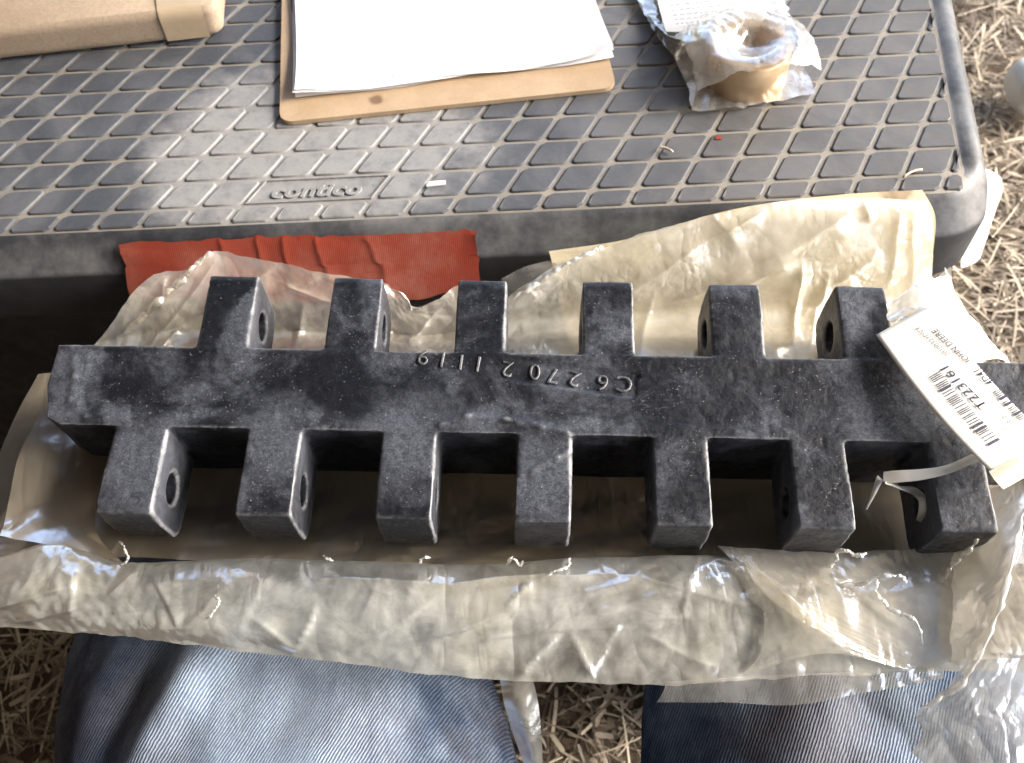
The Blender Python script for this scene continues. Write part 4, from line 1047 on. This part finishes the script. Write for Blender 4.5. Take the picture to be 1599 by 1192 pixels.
paper('sheet', (462, 157), (958, 94), 0.235, 0.0036, 0.000, 0.001, 1)
paper('sheet', (464, 154), (958, 92), 0.235, 0.0050, 0.004, 0.005, 2)
b0, e_, n_ = paper('sheet', (470, 152), (957, 90), 0.235, 0.0064, 0.006, 0.010, 4)
def paper_marks(x, y, wpx, n, seed):
    g = np.random.default_rng(seed); v_, f_ = [], []
    p = on_board(x, y, .009); xx = 0
    for k in range(n):
        wl = g.uniform(0.001, 0.0035); q = p + e_ * xx; xx += wl + g.uniform(0.0008, 0.003); hh = g.uniform(0.0006, 0.0014)
        o = len(v_)
        for s, t in ((0, 0), (wl, 0), (wl, hh), (0, hh)): v_.append(q + e_ * s + n_ * t + np.array([0, 0, 0.0001]))
        f_.append((o, o + 1, o + 2, o + 3))
    o = mesh_np('print_line', v_, f_, M['print_faint'], None, False); keep_world(o, stack)
paper_marks(760, 10, 80, 12, 1); paper_marks(586, 101, 50, 10, 2); paper_marks(588, 44, 10, 2, 3); paper_marks(590, 122, 30, 4, 4)
# bronze bushing in its clear bag
bc = az(1162, 122, H + .002)
bush = empty('bushing', tuple(bc)); tag(bush, 'bronze sleeve bushing standing inside a small clear bag', 'bushing')
def lathe(pr, n=48):
    v_, f_ = [], []; k = len(pr)
    for i in range(n):
        t = 2 * math.pi * i / n
        for r_, z in pr: v_.append((r_ * math.cos(t), r_ * math.sin(t), z))
    for i in range(n):
        for q in range(k): f_.append((i * k + q, ((i + 1) % n) * k + q, ((i + 1) % n) * k + (q + 1) % k, i * k + (q + 1) % k))
    return v_, f_
v_, f_ = lathe([(0.0180, 0.0012), (0.0192, 0.0), (0.0255, 0.0), (0.0265, 0.001), (0.0265, 0.026), (0.0255, 0.027), (0.0192, 0.027), (0.0180, 0.0258)])
bs = mesh_np('sleeve', v_, f_, M['bronze'], bush)
sbag = empty('parts_bag', tuple(az(1140, 90, H + .004))); tag(sbag, 'small clear plastic parts bag with a white label holding the bushing', 'bag')
def drape(name, outline_rows, m, over, seed, nu=70, nv=70, amp=0.0025):
    o = sheet(name, outline_rows, m, None, nu, nv, amp, 38, seed, 0.0012, 0.0006)
    me = o.data; n = len(me.vertices); c_ = np.zeros(n * 3); me.vertices.foreach_get('co', c_); c_ = c_.reshape(-1, 3)
    d = np.hypot(c_[:, 0] - bc[0], c_[:, 1] - bc[1])
    if over:
        hgt = np.where(d < 0.028, 0.0292, 0.0292 * np.exp(-((d - 0.028) / 0.026).clip(0) ** 1.5))
        dip = -0.010 * np.exp(-(d / 0.013) ** 2)
        c_[:, 2] += hgt + dip
    c_[:, 2] = np.maximum(c_[:, 2], H + 0.0012)
    me.vertices.foreach_set('co', c_.ravel()); me.update(); keep_world(o, sbag); return o
S_ = lambda x, y, z=.003: az(x, y, H + z)
brow = [[S_(1082, 176), S_(1130, 172), S_(1170, 168), S_(1220, 158), S_(1272, 146)],
        [S_(1062, 110), S_(1115, 110), S_(1160, 105), S_(1205, 100), S_(1254, 96)],
        [S_(1030, 62), S_(1090, 60), S_(1145, 55), S_(1190, 50), S_(1234, 45)],
        [S_(1005, 25), S_(1070, 20), S_(1130, 15), S_(1180, 10), S_(1224, 2)],
        [S_(985, -15), S_(1050, -25), S_(1110, -30), S_(1165, -35), S_(1220, -45)],
        [S_(960, -60), S_(1030, -70), S_(1095, -75), S_(1155, -80), S_(1215, -90)]]
drape('bag_back', brow, M['film_crisp'], False, 5)
drape('bag_front', [[p + np.array([0, 0, .002]) for p in r_] for r_ in brow], M['film_crisp'], True, 9, 110, 110, 0.0035)
lab = sheet('label', [[S_(1040, 50, .016), S_(1090, 50, .024), S_(1140, 44, .026), S_(1200, 30, .022)], [S_(1030, 15, .010), S_(1085, 10, .014), S_(1135, 3, .014), S_(1192, -5, .012)], [S_(1018, -40, .008), S_(1075, -46, .010), S_(1128, -52, .010), S_(1185, -60, .009)]], M['paper'], None, 24, 20, 0.0008, 20, 4); keep_world(lab, sbag)
v_, f_ = [], []; g = np.random.default_rng(5)
for k, y in enumerate((-2, 8, 16, 24, 31, 38)):
    x = 1045 + k * 2
    while x < 1170 - k * 3:
        wl = g.uniform(2, 9); o = len(v_)
        hz = lambda xx, yy: S_(xx, yy - (xx - 1040) * 0.10, .0172 + .0105 * min(1, max(0, (yy) / 45)))
        for X_, Y_ in ((x, y), (x + wl, y), (x + wl, y + 2.6), (x, y + 2.6)): v_.append(hz(X_, Y_))
        f_.append((o, o + 1, o + 2, o + 3)); x += wl + g.uniform(1.5, 4)
o = mesh_np('print_line', v_, f_, M['print_faint'], None, False); keep_world(o, sbag)
# crumbs
p = az(681, 289, H); c1 = bm_obj('plastic_chip', prism([(-.006, -.0015), (.006, -.0018), (.0062, .0012), (-.004, .002)], 0, 0.0012), M['paper']); c1.location = (p[0], p[1], H + 0.0006); c1.rotation_euler = (0, 0, 0.1)
tag(c1, 'tiny white chip lying on the lid right of the moulded name', 'chip')
for (x, y, L_, a_, lb) in ((1040, 235, 0.009, 2.6, 'curled straw bit on the lid near the middle of its right half'), (1425, 272, 0.014, 0.4, 'short straw bit on the lid at the front right corner')):
    pp = az(x, y, H + .002); pts = [pp + np.array([math.cos(a_) * s * L_, math.sin(a_) * s * L_ + 0.003 * (0.25 - s * s) * 2, 0.0006]) for s in np.linspace(-.5, .5, 8)]
    v_, f_ = tube(pts, 0.0008, 6); o = mesh_np('straw_bit', v_, f_, M['straw']); at_ = o.data.attributes.new('tint', 'FLOAT', 'POINT'); at_.data.foreach_set('value', [0.85] * len(v_)); tag(o, lb, 'straw')

pr2 = az(1121, 217, H); o = bm_obj('tape_fleck', prism([(-.0022, -.0012), (.0018, -.0016), (.0024, .0008), (-.0006, .0018)], 0, 0.0006), M['tape']); o.location = (pr2[0], pr2[1], H + 0.0004)
tag(o, 'tiny red fleck on the lid in front of the small bag', 'fleck')

# ------------------------------------------------------------------ things on the ground at the right
G_ = lambda x, y, z=0.012: az(x, y, z)
scrap = sheet('paper_scrap', [[G_(1500, 420, .02), G_(1522, 410, .02), G_(1530, 402, .02)], [G_(1505, 340, .03), G_(1535, 350, .032), G_(1548, 345, .03)], [G_(1508, 290, .03), G_(1545, 300, .034), G_(1563, 300, .03)], [G_(1515, 258, .02), G_(1540, 266, .024), G_(1561, 278, .022)]], M['paper'], None, 24, 40, 0.004, 12, 3, 0.001)
tag(scrap, 'white scrap of paper on the straw behind the box corner', 'paper scrap')
pp = az(1622, 135, 0.03)
def blob(name, c_, sz, m, seed, rough=0.15):
    bm_ = bmesh.new(); bmesh.ops.create_icosphere(bm_, subdivisions=4, radius=1.0)
    for q in bm_.verts:
        n_ = np.array(q.co[:])[None]; k = 1 + rough * fbm(n_ * 1.3, seed, 3)[0]
        e = np.sign(n_[0]) * np.abs(n_[0]) ** 0.6
        q.co = Vector(e * k * np.array(sz))
    o = bm_obj(name, bm_, m, None, True); o.location = tuple(c_); return o
pb = blob('plastic_lump', pp, (0.032, 0.034, 0.028), M['palegrey'], 4, 0.06); tag(pb, 'smooth pale grey plastic lump on the straw at the right edge', 'plastic piece')
# ------------------------------------------------------------------ the person sitting in front of the box (only the jeans show)
per = empty('person', (0, -0.1, 0)); tag(per, 'person sitting in faded blue jeans with the plastic wrapped bar across the knees', 'person')
def leg_surface(bm_, path, seg=28):
    rings = []
    path = np.array(path, float)
    ctr = cr_weights(len(path), 40) @ path
    t = np.gradient(ctr[:, :3], axis=0); t /= np.linalg.norm(t, axis=1, keepdims=True)
    for i in range(40):
        x = np.array([1.0, 0, 0]); x = x - t[i] * (x @ t[i]); x /= np.linalg.norm(x); y = np.cross(t[i], x)
        rings.append([bm_.verts.new(ctr[i, :3] + x * ctr[i, 3] * math.cos(a_) + y * ctr[i, 4] * math.sin(a_)) for a_ in np.linspace(0, 2 * math.pi, seg, endpoint=False)])
    for ra, rb in zip(rings, rings[1:]):
        for k in range(seg): bm_.faces.new((ra[k], ra[(k + 1) % seg], rb[(k + 1) % seg], rb[k]))
    bm_.faces.new(rings[0][::-1]); bm_.faces.new(rings[-1])
bm = bmesh.new()
leg_surface(bm, [(-0.085, -0.36, 0.27, .10, .10), (-0.095, -0.22, 0.262, .108, .095), (-0.116, -0.02, 0.252, .122, .09), (-0.130, 0.11, 0.245, .126, .086), (-0.158, 0.21, 0.235, .112, .080), (-0.160, 0.272, 0.195, .09, .072), (-0.150, 0.275, 0.12, .078, .068), (-0.148, 0.255, 0.012, .088, .080)])
leg_surface(bm, [(0.085, -0.36, 0.27, .10, .10), (0.115, -0.22, 0.262, .108, .095), (0.155, -0.02, 0.252, .112, .09), (0.168, 0.11, 0.245, .112, .086), (0.180, 0.21, 0.235, .100, .080), (0.185, 0.272, 0.195, .085, .072), (0.185, 0.275, 0.12, .078, .068), (0.183, 0.255, 0.012, .088, .080)])
leg_surface(bm, [(0, -0.30, 0.22, .15, .11), (0, -0.36, 0.27, .17, .125), (0, -0.39, 0.34, .165, .12), (0, -0.40, 0.42, .155, .11), (0, -0.40, 0.47, .15, .10)])
bmesh.ops.recalc_face_normals(bm, faces=bm.faces)
me = bpy.data.meshes.new('jeans'); bm.to_mesh(me); bm.free()
tmp = bpy.data.objects.new('jeans', me); COL.objects.link(tmp)
rm = tmp.modifiers.new('remesh', 'REMESH'); rm.mode = 'VOXEL'; rm.voxel_size = 0.0045
sm = tmp.modifiers.new('smooth', 'SMOOTH'); sm.factor = 0.5; sm.iterations = 6
dg = bpy.context.evaluated_depsgraph_get(); ev = bpy.data.meshes.new_from_object(tmp.evaluated_get(dg)); bpy.data.objects.remove(tmp)
n = len(ev.vertices); c_ = np.zeros(n * 3); ev.vertices.foreach_get('co', c_); c_ = c_.reshape(-1, 3); nn = np.zeros(n * 3); ev.vertices.foreach_get('normal', nn); nn = nn.reshape(-1, 3)
def fold(pa, pb, h, wl, wr):
    """a fold of cloth along the line from pa to pb"""
    a_, b_ = np.array(pa[:2]), np.array(pb[:2]); e = b_ - a_; L_ = np.linalg.norm(e); e /= L_; nrm_ = np.array([e[1], -e[0]])
    t = (c_[:, :2] - a_) @ e / L_; d = (c_[:, :2] - a_) @ nrm_ + 0.006 * vnoise(c_[:, :2] * 18, 5)
    return h * np.exp(-np.where(d < 0, (d / wl) ** 2, (d / wr) ** 2)) * np.clip(1.3 - np.abs(t - 0.5) * 1.1, 0, 1) * np.clip(nn[:, 2], 0, 1)
z_ = 0.33
dd_ = fold(az(330, 1000, z_), az(170, 1200, z_), 0.011, 0.010, 0.030) - fold(az(245, 1000, z_), az(120, 1200, z_), 0.010, 0.014, 0.012)
dd_ += fold(az(560, 1050, z_), az(470, 1200, z_), 0.004, 0.02, 0.02) + fold(az(1290, 1060, z_), az(1230, 1200, z_), 0.006, 0.012, 0.03)
dd_ += 0.0055 * fbm(np.c_[c_[:, 0] * 16, c_[:, 1] * 6, c_[:, 2] * 10], 44, 3) + 0.0008 * fbm(c_ * 60, 48, 2)
c_ = c_ + nn * dd_[:, None]; ev.vertices.foreach_set('co', c_.ravel()); ev.polygons.foreach_set('use_smooth', [True] * len(ev.polygons)); ev.materials.clear(); ev.materials.append(M['denim']); ev.update()
o = link(bpy.data.objects.new('jeans', ev)); keep_world(o, per)
bm = bmesh.new()
leg_surface(bm, [(0, -0.40, 0.44, .165, .12), (0, -0.40, 0.56, .17, .12), (0, -0.38, 0.72, .19, .125), (0, -0.35, 0.86, .205, .12), (0, -0.33, 0.95, .18, .10), (0, -0.32, 0.99, .10, .075), (0, -0.31, 1.02, .062, .062)], 32)
bmesh.ops.recalc_face_normals(bm, faces=bm.faces)
o = bm_obj('shirt', bm, M['shirt'], None, True); keep_world(o, per)  # unseen torso, added to hold off sky light from the near side

# ------------------------------------------------------------------ unseen board shelter, added to shade the left side and overhead
b = MB('weathered boards')
gr = b.noise(14, 6, 0.65, 0.6, b.scaled(3, 3, 0.25))
b.set(Base_Color=b.mix(gr, (0.07, 0.055, 0.042), (0.17, 0.14, 0.11)), Roughness=0.9, Normal=b.bump(gr, 0.5, 0.004)); M['boards'] = b.m
shade_shed = empty('shade_shed', (-1.15, 0.5, 0)); tag(shade_shed, 'unseen open sided board shelter added to shade the tool box from the left and above', 'shade_shed')
shade_plank = None; yq = -2.6
for k in range(32):
    if shade_plank is None:
        bmp = bmesh.new(); add_box(bmp, -0.012, 0.012, 0.004, 0.156, -0.02, 2.7); o = bm_obj('shade_plank', bmp, M['boards'], shade_shed, bevel=0.002); shade_plank = o
    else:
        o = shade_plank.copy(); COL.objects.link(o)
    o.location = (rng.normal(0, 0.004), yq + 0.16 * k, rng.normal(0, 0.02))
for k in range(13):                           # unseen end wall behind the person, added to cut the front fill
    o = shade_plank.copy(); COL.objects.link(o); o.location = (0.02 + 0.16 * k, -1.75 + rng.normal(0, 0.004), rng.normal(0, 0.02)); o.rotation_euler = (0, 0, -math.pi / 2)
bmp = bmesh.new(); add_box(bmp, -0.07, -0.018, -2.6, 2.5, 1.2, 1.32); bm_obj('rail', bmp, M['boards'], shade_shed)

b = MB('rusty roof sheet'); b.set(Base_Color=b.mix(b.noise(6, 5, 0.6), (0.10, 0.075, 0.055), (0.20, 0.18, 0.16)), Roughness=0.7); M['roof'] = b.m
ROOF_X, ROOF_Z = 2.25, 2.45  # unseen roof, added to block the sky overhead
v_, f_ = [], []; ny = 130
for k in range(ny):
    y = -2.6 + 5.0 * k / (ny - 1); zz = 0.009 * math.sin(2 * math.pi * y / 0.076)
    v_ += [(-1.35, y, ROOF_Z + 0.25 + zz), (ROOF_X, y, ROOF_Z + zz)]
for k in range(ny - 1): f_.append((2 * k, 2 * k + 1, 2 * k + 3, 2 * k + 2))
o = mesh_np('shade_roof', v_, f_, M['roof']); keep_world(o, shade_shed)
for y in (-2.2, -0.8, 0.6, 2.0):
    bmp = bmesh.new(); add_box(bmp, -1.2, ROOF_X - 0.06, y, y + 0.05, 0, 0.1)
    for q in bmp.verts: q.co.z += ROOF_Z - 0.115 + 0.25 * (ROOF_X - q.co.x) / (ROOF_X + 1.35)
    o = bm_obj('rafter', bmp, M['boards']); keep_world(o, shade_shed)
